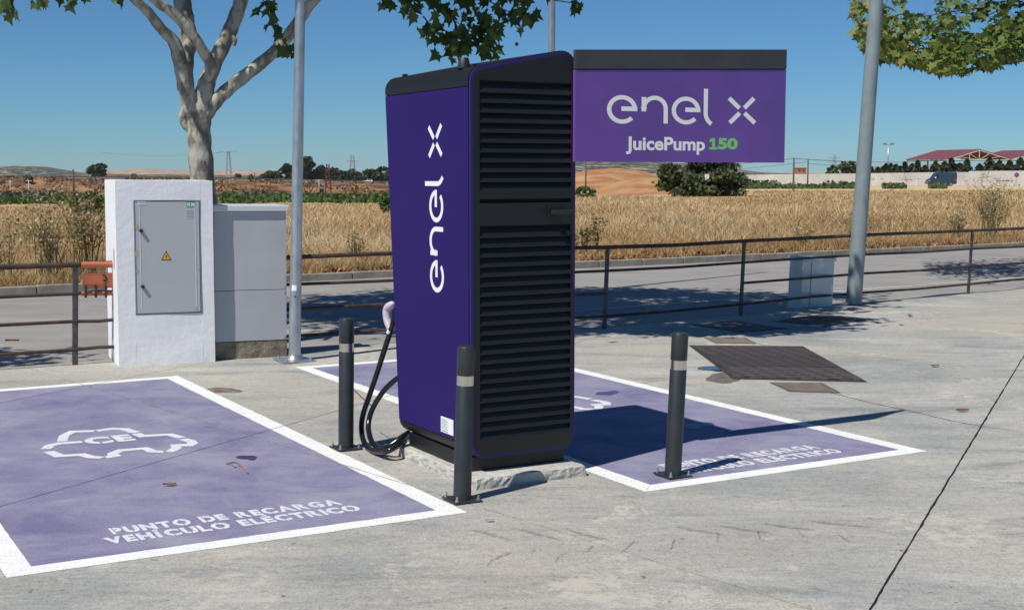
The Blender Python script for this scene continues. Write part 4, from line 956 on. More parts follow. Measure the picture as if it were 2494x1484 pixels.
# low hanging twigs that reach into the picture, leaf by leaf
lv = MB().add([(*p, .12*p[0]*p[0]) for p in LP], [tuple(t) for t in LTRI]); lv_o = lv.build('leaf', MT['leaf'], tr); lv_me = lv_o.data
a_ = lv_me.attributes.new('tint', 'FLOAT', 'POINT'); a_.data.foreach_set('value', [.35]*len(lv_me.vertices))
lv_me2 = lv_me.copy(); lv_me2.attributes['tint'].data.foreach_set('value', [.9]*len(lv_me.vertices)); nleaf = [0]
def put_leaf(px, py, d, sz, rl):
    o = lv_o if nleaf[0] == 0 else bpy.data.objects.new('leaf', lv_me if rl.random() < .75 else lv_me2)
    if nleaf[0]: col.objects.link(o); o.parent = tr
    nleaf[0] += 1; o.location = tp(px, py, d); o.rotation_mode = 'XYZ'
    o.rotation_euler = (R(-90)+rl.uniform(-.75,.75), rl.uniform(-1.0,1.0)+math.pi*0, rl.uniform(-1.1,1.1)); o.scale = (sz, sz, sz)
tips = [([(1000,-60),(1030,-5),(1075,30),(1120,60),(1150,95)], 46), ([(1090,-50),(1130,0),(1180,40),(1215,80)], 40), ([(960,-40),(985,0),(1000,35)], 14), ([(1150,-60),(1190,0),(1240,30),(1290,45)], 36), ([(1030,40),(1060,75),(1095,100),(1140,112)], 40), ([(1150,20),(1180,70),(1195,110),(1192,135)], 34),
        ([(1290,-30),(1330,-4),(1395,8),(1415,14)], 9), ([(1200,-30),(1260,-6),(1300,-2)], 10), ([(930,-30),(945,0),(955,8)], 7), ([(-40,-50),(0,-8),(20,18),(25,32)], 17), ([(20,-40),(70,-12),(100,0),(118,8)], 9), ([(110,-40),(150,-14),(170,2)], 6), ([(170,-40),(200,-8)], 4), ([(270,-30),(290,-4)], 4),
        ([(655,-40),(656,10),(660,40),(672,70),(690,88)], 13), ([(690,100),(700,112),(708,128)], 5), ([(625,-20),(640,0),(650,25)], 4), ([(720,60),(722,95),(712,120)], 4)]
rl = random.Random(4)
for pts, n in tips:
    S = smooth_path([tp(*p, TD-.5) for p in pts], 5); MB().tube(S, [.008-.0055*i/len(S) for i in range(len(S))], 5).build('twig', MT['bark_dk'], tr)
    for _ in range(n):
        t = rl.random()**.8*(len(pts)-1); i = min(int(t), len(pts)-2); f = t-i; sp = 17 if n > 20 else 9
        put_leaf(pts[i][0]*(1-f)+pts[i+1][0]*f+rl.gauss(0, sp), pts[i][1]*(1-f)+pts[i+1][1]*f+rl.gauss(0, sp*.7), TD-.5+rl.uniform(-.3,.3), rl.uniform(.085,.15), rl)
sd_ = MB()
for px, py in ((1226,47),(1285,2),(1258,108),(1078,62)):
    p = tp(px, py, TD-.55); sd_.lathe([(.002,-.018), (.013,-.012), (.018,0), (.013,.012), (.002,.018)], 10)
    sd_.v[-50:] = [(a+p[0], b+p[1], c+p[2]) for a, b, c in sd_.v[-50:]]
sd_.build('seed_balls', MT['bark_dk'], tr)
# unseen tree added beyond the left edge, crown flattened to cast a shadow band
t2 = thing('plane_tree', 'unseen plane tree added outside the left edge, its thin crown shaped to shade the gutter', 'tree', (-8.6,9.9,0), group='trees added for shade')
MB().tube([(0,0,0), (.03,0,2), (.1,0,3.6), (.3,.1,5)], [.15,.12,.1,.05], 14).build('trunk', MT['bark'], t2, smooth=True)
C2, _ = ellipsoid_pts((.1,-.1,4.7), (1.9,.62,.75), 1500, 21, 20, .3); C2 = C2[(C2[:,0] < 2.3)]
tag(leaves_mesh('crown', C2, .16, MT['leaf'], t2, rng.uniform(0, 1, len(C2)), seed=31), kind='stuff')
# the yellowing crown at the top right, trunk outside the picture
t3 = thing('plane_tree', 'plane tree with yellow green autumn tinted leaves at the top right', 'tree', (11.6,22.6,-.05))
MB().tube([(0,0,0), (-.05,0,2), (-.15,0,3.2), (-.6,0,4.4), (-2.0,-.2,5.2), (-3.6,-.3,4.9)], [.2,.17,.15,.11,.07,.03], 14).build('trunk', MT['bark'], t3, smooth=True)
MB().tube([(-.15,0,3.2), (.3,.2,4.6), (.5,.3,6)], [.12,.09,.04], 10).build('limb', MT['bark'], t3, smooth=True)
C3 = []; rl3 = np.random.default_rng(77)
for i in range(4300):
    px = 2075+rl3.random()**.9*620; lim = np.interp(px, [2070,2100,2140,2200,2260,2330,2400,2470,2560,2700], [60,120,150,158,172,185,172,150,140,150]); py = lim-abs(rl3.normal(0, 75))-6
    gap = math.sin(px*.045+1.2)+math.sin(py*.07+px*.02); 
    if gap > 1.0 and rl3.random() < .8: continue
    C3.append(at(px, py, 22+rl3.normal(0, .9)))
C3 = np.array(C3)-np.array([11.6,22.6,-.05])
C3t, _ = ellipsoid_pts((-2.0,-.3,5.9), (2.9,2.2,1.1), 3600, 45, 30, .2); C3t = C3t[(C3t[:,2]-.05) > CAM_H+.1293*(C3t[:,1]+22.6)-.3]
CA = np.concatenate([C3, C3t]); tint = np.concatenate([np.clip(np.interp(C3[:,0], [-6,-4.2,-2.5], [.74,.42,.2])+rl3.normal(0,.22,len(C3)), 0, 1), rl3.uniform(0,.6,len(C3t))])
tag(leaves_mesh('crown', CA, .15, MT['leaf_y'], t3, tint, seed=51), kind='stuff')
for pts in ([(2600,120),(2480,150),(2380,165),(2300,172)], [(2560,60),(2440,90),(2330,110),(2200,120),(2120,100)], [(2520,10),(2380,20),(2250,40)]):
    S = smooth_path([at(p[0], p[1], 22) for p in pts], 5); MB().tube([q-np.array([11.6,22.6,-.05]) for q in S], [.03-.025*i/len(S) for i in range(len(S))], 6).build('branch', MT['bark_dk'], t3)

# ------------------------------------------------------------------ grass, weeds, litter along the verge
def blades(name, X, Y, Z, H, Wd, mat, tint, lean, label, seed=2, curve=.5):
    r_ = np.random.default_rng(seed); n = len(X); az = r_.uniform(0, 2*np.pi, n); wa = r_.uniform(-.9, .9, n)
    b = np.stack([X, Y, Z], 1); wv = np.stack([np.cos(wa), np.sin(wa), np.zeros(n)], 1)*Wd[:,None]
    ld = np.stack([np.cos(az), np.sin(az), np.zeros(n)], 1)*(lean*H*r_.uniform(.2, 1.2, n))[:,None]
    upv = np.stack([np.zeros(n), np.zeros(n), H], 1)
    p0 = b-wv; p1 = b+wv; m0 = b+upv*.6+ld*.4-wv*.75; m1 = b+upv*.6+ld*.4+wv*.75; tp_ = b+upv+ld
    V = np.stack([p0, p1, m1, m0, tp_], 1).reshape(-1,3); o = np.arange(n)*5
    F = np.concatenate([np.stack([o, o+1, o+2], 1), np.stack([o, o+2, o+3], 1), np.stack([o+3, o+2, o+4], 1)])
    ob = big_mesh(name, V, F, mat, np.repeat(tint, 5)); return tag(ob, label, 'grass', None, 'stuff')
def ground_z(X, Y):
    wd = wdist(X, Y); z = tz(X, Y); return np.where(wd < 14, np.maximum(z, np.where(wd < 7.5, -.02, -.12*(wd-7.5)/6.5)), z)
r5 = np.random.default_rng(5)
n = 230000; s_ = r5.uniform(-.42, .42, n); w_ = np.exp(r5.uniform(math.log(.25+2), math.log(115), n))-2
# position along bearing s at kerb offset w
den = (KN[1]+s_*KN[0]); Yg = (w_+K0@KN)/den; Xg = s_*Yg
px_ = PW/2+FPX*s_; ok = ~((Yg > 124) & (px_ > 1405) & (px_ < 1640)) & (Yg > 5) & (Yg < 160) & ~((Yg > 108) & (Yg < 150) & (PW/2+FPX*s_ > 1590) & (PW/2+FPX*s_ < 1830)); Xg, Yg, w_ = Xg[ok], Yg[ok], w_[ok]; n = len(Xg)
patch = .5+.5*np.sin(Xg*.35+1.3*np.sin(Yg*.21))*np.sin(Yg*.16+Xg*.09)
p3 = np.sin(Xg*.55+1.7*np.sin(Yg*.33+.5))*np.sin(Yg*.41+.8*np.sin(Xg*.27)); H = r5.uniform(.08, .34, n)*(1+.7*(r5.random(n) < .07))*(.85+.45*p3)*(.75+.4*patch)*np.where(w_ < 2.5, .85, 1)*np.interp(Yg, [20, 60, 150], [1, .85, .7]); Wd = np.maximum(.0038, Yg*.00019)*r5.uniform(.6, 1.5, n)
p2 = np.sin(Xg*.9+2*np.sin(Yg*.5))*np.sin(Yg*.7+Xg*.4); ti = np.clip(r5.normal(.47, .27, n)+.3*(patch-.5)+.14*p2+.16*p3+np.where(w_ < 3, -.12, .05), 0, 1)
blades('dry_grass', Xg, Yg, ground_z(Xg, Yg), H, Wd, MT['straw'], ti, 1.3, 'dry straw coloured grass covering the field beyond the road')
n = 9000; t_ = r5.uniform(-13, 24, n); w_ = r5.uniform(.1, .7, n); P_ = K0+KD*t_[:,None]+KN*w_[:,None]
blades('verge_grass', P_[:,0], P_[:,1], np.full(n, -.02), r5.uniform(.08,.3,n), np.full(n,.0045), MT['straw'], np.clip(r5.normal(.35,.25,n),0,1), 1.5, 'ragged dry grass leaning over the far kerb', 17)
# sparse green grey patches low in the straw
n = 6000; s_ = r5.uniform(-.40, .42, n); w_ = r5.uniform(1, 16, n); Yg = (w_+K0@KN)/(KN[1]+s_*KN[0]); Xg = s_*Yg
kp_ = (np.sin(Xg*1.1+2)+np.sin(Yg*.9+Xg*.5)) > .9; Xg, Yg = Xg[kp_], Yg[kp_]; n = len(Xg)
blades('green_weeds', Xg, Yg, ground_z(Xg, Yg), r5.uniform(.2,.5,n), np.full(n,.009), MT['olive'], r5.uniform(0,1,n), .5, 'grey green weeds scattered low in the dry grass', 7)
# dead leaves piled at the kerb
n = 5200; t_ = np.concatenate([r5.uniform(-13, 2, n//2), r5.uniform(2, 22, n//2)]); w_ = np.abs(r5.normal(0, .55, n))+.16; P_ = K0+KD*t_[:,None]+KN*w_[:,None]
dens = (np.sin(t_*.8)+np.sin(t_*.33+1)) > -.6; P_ = P_[dens]; n = len(P_)
tag(leaves_mesh('dead_leaves', np.stack([P_[:,0], P_[:,1], r5.uniform(.0,.09,n)], 1), .11, MT['dead_leaf'], None, r5.uniform(0,1,n), .05, 61), 'brown dead leaves gathered along the far kerb', 'leaves', None, 'stuff')
def weed(label, x, y, h, n, spread, seed, mat='weed', cat='plant', name='tall_weed', leafy=0, group='tall weeds on the verge', zb=None):
    z0 = float(ground_z(np.array([x]), np.array([y]))[0]) if zb is None else zb
    t = thing(name, label, cat, (x, y, z0), 0, 0, group); r_ = np.random.default_rng(seed); mb = MB(); C = []
    for i in range(n):
        az = r_.uniform(0, 6.28); ln_ = h*r_.uniform(.55, 1.0); l = spread*r_.uniform(.1, 1); b = np.array([r_.normal(0,.05*spread*3), r_.normal(0,.05*spread*3), 0])
        dirv = np.array([math.cos(az)*l, math.sin(az)*l, 0])
        P_ = [b, b+dirv*.3+[0,0,ln_*.5], b+dirv+[0,0,ln_]]
        mb.tube(smooth_path(P_, 3), [.007,.006,.0055,.005,.004,.003,.002], 4, cap=False)
        for k in range(5):
            f = r_.uniform(.35, 1); q = b+dirv*f*f+np.array([0,0,ln_*f]); a2 = r_.uniform(0, 6.28); e = q+np.array([math.cos(a2)*.12, math.sin(a2)*.12, .10])*r_.uniform(.6,1.6)*h
            mb.tube([q, e], [.003,.0015], 3, cap=False); C.append(e); C.append((q+e)/2)
    o = mb.build('stems', MT[mat], t); a = o.data.attributes.new('tint', 'FLOAT', 'POINT'); a.data.foreach_set('value', np.random.default_rng(seed).uniform(0,1,len(o.data.vertices)).astype(np.float32))
    C = np.array(C); C = np.repeat(C, 2+leafy, 0)+np.random.default_rng(seed+1).normal(0, .035, ((2+leafy)*len(C), 3))
    leaves_mesh('leaves', C, .05+.01*leafy, MT['weed_leaf'], t, np.random.default_rng(seed+2).uniform(0,1,len(C)), .2, seed); return t
WL = [((150,690),1.35,34,.8,'broad wiry weed clump leaning over the railing at the far left'), ((235,676),1.5,40,.7,'dense wiry weed clump just left of the white box'), ((30,700),1.1,16,.7,'thin wiry weed at the left picture edge'), ((2470,585),1.7,46,.8,'tall feathery weed clump at the right picture edge'),
      ((2390,592),.9,16,.5,'low weed clump left of the feathery one at the right edge'), ((1505,620),.95,6,.15,'upright leafy weed stalk right of the charger, tallest of four'), ((1445,628),.62,6,.15,'leafy weed closest to the charger on its right'), ((1475,626),.6,5,.2,'small weed between the two upright stalks'), ((1420,634),.5,5,.2,'short weed hugging the charger edge in the field'),
      ((2150,606),.7,14,.4,'straggly weed behind the thick lamp post'), ((2010,612),.6,12,.4,'straggly pale weed above the small silvery cabinet'), ((905,650),.65,10,.3,'thin branching weed just left of the charger')]
for i, (px, h, n_w, sp, lb) in enumerate(WL):
    p = G(*px); p = p+np.array([KN[0], KN[1], 0])*.7; weed(lb, p[0], p[1], h, n_w, sp, 300+i*7, leafy=2 if 1400 < px[0] < 1520 else 0)

# ------------------------------------------------------------------ far trees and shrubs
def tuft_mesh(name, C, size, mat, parent, tint, seed):
    r_ = np.random.default_rng(seed); n = len(C); a = r_.normal(size=(n,3)); a /= np.linalg.norm(a, axis=1)[:,None]; b = np.cross(a, r_.normal(size=(n,3))); b /= np.linalg.norm(b, axis=1)[:,None]
    s = (size*r_.uniform(.5, 1.3, n))[:,None]; V = np.stack([C-a*s*.5-b*s*.25, C+a*s*.1-b*s*.5, C+a*s*.6, C+b*s*.45], 1).reshape(-1,3); o = np.arange(n)*4
    return big_mesh(name, V, np.stack([o, o+1, o+2, o+3], 1), mat, np.repeat(tint, 4), parent)
def far_tree(name, label, x0, x1, ytop, ybase, d, mat, n, shape='round', trunk=.25, seed=0, group=None, cat='tree', leaf=None, zoff=0.0, follow=True):
    xc = (x0+x1)/2; b = at(xc, ybase, d); z = float(tz(b[0], d))+zoff if follow else b[2]
    wd = (x1-x0)/FPX*d; top = at(xc, ytop, d)[2]-z; t = thing(name, label, cat, (b[0], d, z), 0, 0, group)
    r_ = np.random.default_rng(seed+900); tz0 = trunk*top
    leaf = leaf or wd*.06
    if shape == 'cone':
        n = int(n*1.8); h = r_.uniform(0, 1, n)**1.2; rr = np.minimum(1, (1-h)*1.9)**.8*(.82+.3*np.sin(h*26+seed))*np.sqrt(r_.uniform(.25, 1, n)); th = r_.uniform(0, 6.283, n)
        C = np.stack([np.cos(th)*rr*wd/2, np.sin(th)*rr*wd/2, tz0+h*(top-tz0)], 1); kk = np.zeros(n, int)
    else:
        C, kk = ellipsoid_pts((0,0,tz0+(top-tz0)*.5), (wd*.40, wd*.36, (top-tz0)*.40), n, seed+7, 34, .17) if shape == 'round' else ellipsoid_pts((0,0,top*.36), (wd*.43, wd*.40, top*.60), int(n*1.7), seed+7, 60, .13)
        C[:,2] = np.clip(C[:,2], .05, None)
        if shape == 'bush': C = C[C[:,2] > 0]; kk = kk[:len(C)]
    cl = np.random.default_rng(seed+3).uniform(-.25, .25, 200)
    ti_ = np.clip(r_.uniform(.15, .85, len(C))+cl[kk % 200], 0, 1)
    o = tuft_mesh('crown', C, leaf, MT[mat], t, ti_, seed); tag(o, kind='stuff')
    tr_ = max(.04*wd, .04); MB().tube([(0,0,-.2), (0.02*wd,0,tz0*.6), (0,0,tz0+(top-tz0)*.55)], [tr_, tr_*.8, tr_*.3], 7).build('trunk', MT['bark_dk'], t, smooth=True)
    if tz0 > 1.5: 
        for k in range(3):
            a = 2.1*k+seed; MB().tube([(0,0,tz0*.7), (math.cos(a)*wd*.2, math.sin(a)*wd*.2, tz0+(top-tz0)*.5)], [tr_*.5, tr_*.15], 5).build('limb', MT['bark_dk'], t)
    return t
far_tree('umbrella_pine', 'tall umbrella pine standing just right of the galvanised lamp post', 722, 766, 379, 440, 690, 'pine', 3000, 'round', .3, 1, 'pines beyond the motorway', leaf=1.7)
far_tree('umbrella_pine', 'spreading pine left of the galvanised lamp post', 683, 722, 398, 440, 694, 'pine', 2200, 'round', .35, 2, 'pines beyond the motorway', leaf=1.6)
far_tree('umbrella_pine', 'broad low pine in the middle of the motorway grove', 762, 804, 403, 444, 696, 'pine', 2600, 'round', .2, 3, 'pines beyond the motorway', leaf=1.6)
far_tree('umbrella_pine', 'open crowned pine right of the dark lattice pole', 796, 826, 405, 444, 702, 'pine', 1800, 'round', .3, 4, 'pines beyond the motorway', leaf=1.5)
for i, (a, b, yt, lb) in enumerate([(630,690,424,'low dark thicket at the left end of the motorway grove'), (700,745,420,'dense dark shrub under the tall umbrella pine'), (742,790,424,'rounded dark shrub in the middle of the motorway grove'), (800,850,421,'rounded dark shrub right of the open crowned pine'), (838,890,420,'wide dark shrub near the far lattice pylon'), (880,925,418,'dark shrub above the white car on the motorway'), (905,960,415,'tall dark thicket touching the charger edge')]):
    far_tree('dark_shrub', lb, a-6, b+6, yt-7, 446, 692+i*3, 'pine', 1500, 'bush', .05, 10+i, 'shrubs beyond the motorway', 'shrub', 1.6)
far_tree('round_tree', 'solitary round tree on the motorway skyline above the white box', 210, 264, 395, 431, 694, 'pine', 3000, 'round', .05, 21, leaf=1.4)
far_tree('small_tree', 'bright green small tree on the embankment edge at the far left', 57, 84, 424, 445, 640, 'fig', 500, 'bush', .1, 22, 'small trees along the embankment', leaf=.7, follow=False)
far_tree('small_tree', 'small round tree on the skyline left of the rusty pole near the grey cabinet', 563, 590, 421, 434, 694, 'pine', 400, 'bush', .1, 23, 'small trees along the embankment', leaf=.8)
far_tree('small_tree', 'tiny shrub hanging on the embankment slope above the grey cabinet', 602, 618, 424, 436, 650, 'fig', 250, 'bush', .1, 24, 'small trees along the embankment', leaf=.6, follow=False)
far_tree('small_tree', 'tiny shrub on the skyline just left of the plane tree trunk', 316, 336, 418, 430, 700, 'olive', 250, 'bush', .1, 25, 'small trees along the embankment', leaf=.7)
far_tree('fig_bush', 'leafy green bush growing in the field left of the white box', 168, 258, 466, 536, 70, 'fig', 2600, 'bush', .02, 31, leaf=.13, cat='bush')
far_tree('fig_bush', 'small green bush peeping out left of the charger', 922, 968, 474, 515, 74, 'fig', 1200, 'bush', .02, 32, leaf=.13, cat='bush')
far_tree('big_bush', 'large dark evergreen bush under the inset board', 1600, 1822, 362, 480, 116, 'bush', 12000, 'bush', .0, 33, leaf=.36, cat='bush', zoff=-.25)
far_tree('green_bush', 'bright green low bush beside the charger edge on the spoil mound', 1396, 1456, 452, 480, 126, 'fig', 900, 'bush', .0, 34, leaf=.2, cat='bush')
rlo = random.Random(8)
ol_names = []
olx = [(2,30),(26,52),(55,80),(84,112),(118,140),(139,160),(170,196),(205,228)]
olx2 = [(537,560),(562,585),(590,608),(612,634),(636,652),(655,676),(680,700)]
for i, (a, b) in enumerate(olx+olx2):
    side = 'left of the white box' if i < len(olx) else 'above the grey cabinet'
    k = i if i < len(olx) else i-len(olx); nth = ['first','second','third','fourth','fifth','sixth','seventh','eighth'][k]
    far_tree('olive_tree', f'grey green olive shrub {side}, {nth} from the left in its row', a, b, 463+rlo.uniform(0,3) if i < 8 else 466+rlo.uniform(0,3), 482, 400, 'olive', 420, 'bush', .05, 40+i, 'olive shrubs in a row', 'shrub', .8)
# dry scrub on the embankment
rE = np.random.default_rng(66); n = 9000; px = rE.uniform(-60, 1000, n); d = rE.uniform(596, 660, n); X = (px-PW/2)/FPX*d; kE = (np.sin(px*.06)+np.sin(px*.023+d*.2)+rE.normal(0,.5,n)) > .1; X, d = X[kE], d[kE]
MT['scrub'] = leafmat('dry_scrub', [(0,(.09,.055,.03)), (.6,(.2,.125,.06)), (1,(.33,.22,.11))], trans=.05)
tag(tuft_mesh('embankment_scrub', np.stack([X, d, tz(X, d)+rE.uniform(.0, .5, len(X))], 1), 1.3, MT['scrub'], None, rE.uniform(0,1,len(X)), 67), 'dry brown scrub covering the motorway embankment', 'scrub', None, 'stuff')
# vine rows: one low leafy mass
r6 = np.random.default_rng(6); n = 30000; px = r6.uniform(-60, 960, n); d = np.exp(r6.uniform(math.log(150), math.log(380), n)); X = (px-PW/2)/FPX*d
rowm = np.sin((d+X*.2)*1.1) > -.75; okv = rowm & ((d > 158+12*np.sin(px*.02)) & (d < np.interp(px, [0, 500, 960], [380, 330, 250]))); X, d = X[okv], d[okv]
tag(tuft_mesh('vineyard', np.stack([X, d, tz(X, d)+r6.uniform(.0, 1.0, len(X))], 1), .55, MT['vine'], None, r6.uniform(0,1,len(X)), 60), 'green vineyard strip across the field on the left', 'vineyard', None, 'stuff')
n = 9000; px = r6.uniform(1815, 2300, n); d = r6.uniform(184, 214, n); X = (px-PW/2)/FPX*d; dens = (np.sin(px*.05)+np.sin(px*.017+1)) > np.interp(px, [1815, 2080, 2120, 2300], [-1.6,-1.2,.1,1.0]); X, d = X[dens], d[dens]
tag(tuft_mesh('low_shrubs', np.stack([X, d, tz(X, d)+r6.uniform(0,1,len(X))*(.35+.35*np.sin(X*.9)+.25*np.sin(X*.37+1)+.25*np.sin(X*2.3)).clip(.12)], 1), .45, MT['lowvine'], None, r6.uniform(0,.7,len(X)), 61), 'low green vines in front of the long white wall', 'vines', None, 'stuff')
# ------------------------------------------------------------------ long wall, van, sheds on the right
WDIST = 252.
def wp(px, py, d=WDIST): return at(px, py, d)
lw = thing('long_wall', 'long whitewashed concrete wall with faded graffiti on the right', 'wall', (wp(1815,452)[0], WDIST, 0))
ox = wp(1815,452)[0]
segs = [(1500,1850,424,426), (1850,2110,425,422), (2110,2250,422,420), (2250,2374,420,419), (2374,2560,416.5,415), (2560,2900,415,412)]
for a, b, ya, yb in segs:
    xa, xb = wp(a,0)[0]-ox, wp(b,0)[0]-ox-.03; za, zb_2 = wp(a,ya)[2], wp(b,yb)[2]
    MB().add([(xa,0,-3), (xb,0,-3), (xb,0,zb_2), (xa,0,za), (xa,.3,-3), (xb,.3,-3), (xb,.3,zb_2), (xa,.3,za)], [(0,1,2,3),(7,6,5,4),(3,2,6,7),(0,3,7,4),(1,5,6,2)]).build('wall_panel', MT['wall_far'], lw)
gf = MB()
for px, py, w_, m_ in ((2120,436,14,0), (2146,436,8,0), (2205,438,26,0), (2230,436,20,1), (2425,436,14,0), (2440,441,26,0), (2455,440,22,1), (2405,431,10,0)):
    p = wp(px, py)
    for k in range(4): 
        x_ = p[0]-ox+(k-1.5)*w_*.02; gf.add([(x_,-.012,p[2]+rlo.uniform(-.15,.15)), (x_+w_*.018,-.012,p[2]+rlo.uniform(-.15,.15)), (x_+w_*.018,-.012,p[2]+.14), (x_,-.012,p[2]+.16)], [(0,1,2,3)], m_)
gf.build('graffiti', [MT['graf'], MT['graf_b']], lw)
def side_profile(t, name, pts, w_, m, y0=0):
    return MB().prism(pts, lambda x, z: (x, y0-w_/2, z), lambda x, z: (x, y0+w_/2, z)).build(name, m, t, bevel=.05)
def wheel(t, x, y, r, w_, m_rim='rim'):
    o = MB().tube([(x,y-w_/2,r), (x,y+w_/2,r)], r, 18).build('wheel', MT['tyre'], t, smooth=True)
    MB().tube([(x,y-w_/2-.012,r), (x,y-w_/2-.0005,r)], r*.6, 14).build('rim', MT[m_rim], o)
vb = at(2255,452,246); vz = float(tz(vb[0],246))
van = thing('parked_van', 'dark blue panel van parked by the long white wall', 'van', (vb[0], 246, vz), 0)
side_profile(van, 'body', [(0,.35),(5.25,.35),(5.3,.9),(5.3,2.35),(5.15,2.5),(2.0,2.5),(1.55,2.38),(.85,1.45),(.2,1.15),(.02,.8)], 1.9, MT['van_blue'])
MB().prism([(1.55,2.2),(.95,1.42),(1.95,1.42),(1.95,2.2)], lambda x, z: (x,-.97,z), lambda x, z: (x,-.955,z)).build('side_window', MT['glass_dark'], van)
MB().box((1.2,-1.12,1.42), (1.45,-.98,1.7)).build('mirror', MT['car_white'], van)
MB().box((4.85,-.965,.9), (5.2,-.956,1.35)).build('tail_light', MT['lamp_red'], van); MB().box((.1,-.965,.85), (.4,-.956,1.05)).build('headlight', MT['rim'], van)
for x in (.95, 4.2): wheel(van, x, -.85, .34, .22); wheel(van, x, .85, .34, .22)
rs_ = thing('road_sign', 'round violet no parking sign on a thin post by the wall', 'road sign', (*at(2474,455,238)[:2], float(tz(at(2474,455,238)[0],238))))
zc = at(2474,426,238)[2]-rs_.location.z
MB().tube([(0,0,0), (0,0,zc+.2)], .035, 8).build('post', MT['galv'], rs_); MB().tube([(0,-.06,zc), (0,-.04,zc)], .42, 24).build('disc', MT['sign_rim'], rs_); MB().tube([(0,-.075,zc), (0,-.061,zc)], .34, 24).build('disc_face', MT['sign_violet'], rs_)
MB().box((-.2,-.08,zc-.02), (.2,-.0755,zc+.05)).build('sign_bar', MT['white_vinyl'], rs_)
def shed(label, x0, x1, xr, ye, yr, d, dep_, cols, seed):
    a = at(x0, ye, d); b = at(x1, ye, d); z0 = float(tz(a[0], d))-.5; t = thing('open_shed', label, 'shed', (a[0], d, z0), 0, 0, 'open sheds with red roofs')
    wd = b[0]-a[0]; ze = a[2]-z0; zr_ = at(xr, yr, d)[2]-z0; xm = (xr-x0)/FPX*d
    V = [(-.3,0,ze), (xm,0,zr_), (wd+.3,0,ze), (-.3+dep_[0],dep_[1],ze), (xm+dep_[0],dep_[1],zr_), (wd+.3+dep_[0],dep_[1],ze)]
    for k, (i, j) in enumerate(((0,1), (1,2))):
        p = [V[i], V[j], V[j+3], V[i+3]]; MB().add([*p]+[(q[0],q[1],q[2]-.15) for q in p], [(0,1,2,3),(7,6,5,4),(0,4,5,1),(1,5,6,2),(2,6,7,3),(3,7,4,0)]).build('roof_sheet', MT['roof_red'], t)
    def bar(p, q, r_=.11, m='cream_steel'): MB().tube([p, q], r_, 6).build('truss_bar', MT[m], t)
    for oy, ox_ in ((.05,0), (dep_[1]-.05,dep_[0])):
        bar((ox_,oy,ze-.3), (wd+ox_,oy,ze-.3)); bar((ox_,oy,ze-.25), (xm+ox_,oy,zr_-.3)); bar((xm+ox_,oy,zr_-.3), (wd+ox_,oy,ze-.25)); bar((xm+ox_,oy,ze-.3), (xm+ox_,oy,zr_-.3), .09)
        for f in (.35,.68): bar((xm*f+ox_,oy,ze-.3+(zr_-ze)*f), (xm+ox_,oy,ze-.3), .07); bar((wd-(wd-xm)*f+ox_,oy,ze-.3+(zr_-ze)*f), (xm+ox_,oy,ze-.3), .07); bar((xm*f+ox_,oy,ze-.3), (xm*f+ox_,oy,ze-.3+(zr_-ze)*f), .07)
    for x, yb, m in cols: MB().tube([(x*wd+dep_[0]*yb,dep_[1]*yb+.05,0), (x*wd+dep_[0]*yb,dep_[1]*yb+.05,ze-.3)], .2, 8).build('column', MT[m], t, smooth=True)
shed('open shed with red roof, white truss gable and one yellow column', 2310, 2462, 2384, 386.5, 363, 300, (-5.2,14), [(.0,0,'yellow_steel'), (1,0,'cream_steel'), (0,1,'pinkish'), (1,1,'pinkish'), (.5,1,'pinkish'), (.35,1,'pinkish')], 1)
shed('second red roofed open shed cut by the right picture edge', 2462, 2640, 2550, 386, 364, 301, (-5.2,14), [(0,0,'pinkish'), (1,0,'cream_steel'), (0,1,'pinkish'), (1,1,'pinkish'), (.5,1,'pinkish')], 2)
for i, (a, b, yt) in enumerate([(2116,2126,411),(2132,2141,413),(2142,2154,411),(2150,2163,404),(2160,2176,402),(2175,2186,406),(2186,2196,410),(2193,2212,400),(2212,2228,404),(2226,2240,397),(2240,2262,408),(2262,2292,398),(2285,2312,398),(2300,2330,390),(2322,2352,402),(2345,2362,392),(2372,2396,404),(2392,2424,388),(2415,2448,396),(2440,2474,396),(2465,2500,390)]):
    far_tree('conifer', f'dark conifer behind the long wall, {["first","second","third","fourth","fifth","sixth","seventh","eighth","ninth","tenth","eleventh"][i if i < 11 else i-11]} '+('right of the lamp post' if i < 11 else 'below the red shed roofs'),
             a-9, b+9, yt-3, 424, 258+(i % 3)*3, 'cypress', 420, 'cone', .02, 120+i, 'conifers behind the long wall', 'tree', .75)
far_tree('wall_tree', 'dark leafy tree hanging over the long wall left of the thick lamp post', 2038, 2092, 387, 432, 255, 'bush', 1300, 'round', .3, 150, leaf=.5)
far_tree('wall_shrub', 'lower green shrub behind the wall left of the leafy tree', 2003, 2050, 403, 428, 257, 'vine', 600, 'bush', .05, 151, leaf=.45, cat='shrub')
bt = at(1952, 418, 420); bb = thing('brick_tower', 'small square brick tower beyond the long wall', 'building', (bt[0]-1.6, 420, -2), 0)
zt3 = at(1952,410,420)[2]+2; MB().box((0,0,0), (3.0,3,zt3)).build('wall', MT['brick'], bb); MB().box((-.15,-.15,zt3), (3.15,3.15,zt3+.25)).build('roof', MT['brick'], bb)
for x in (.6,1.9): MB().box((x,-.03,zt3-1.0), (x+.5,-.004,zt3-.4)).build('window', MT['glass_dark'], bb)
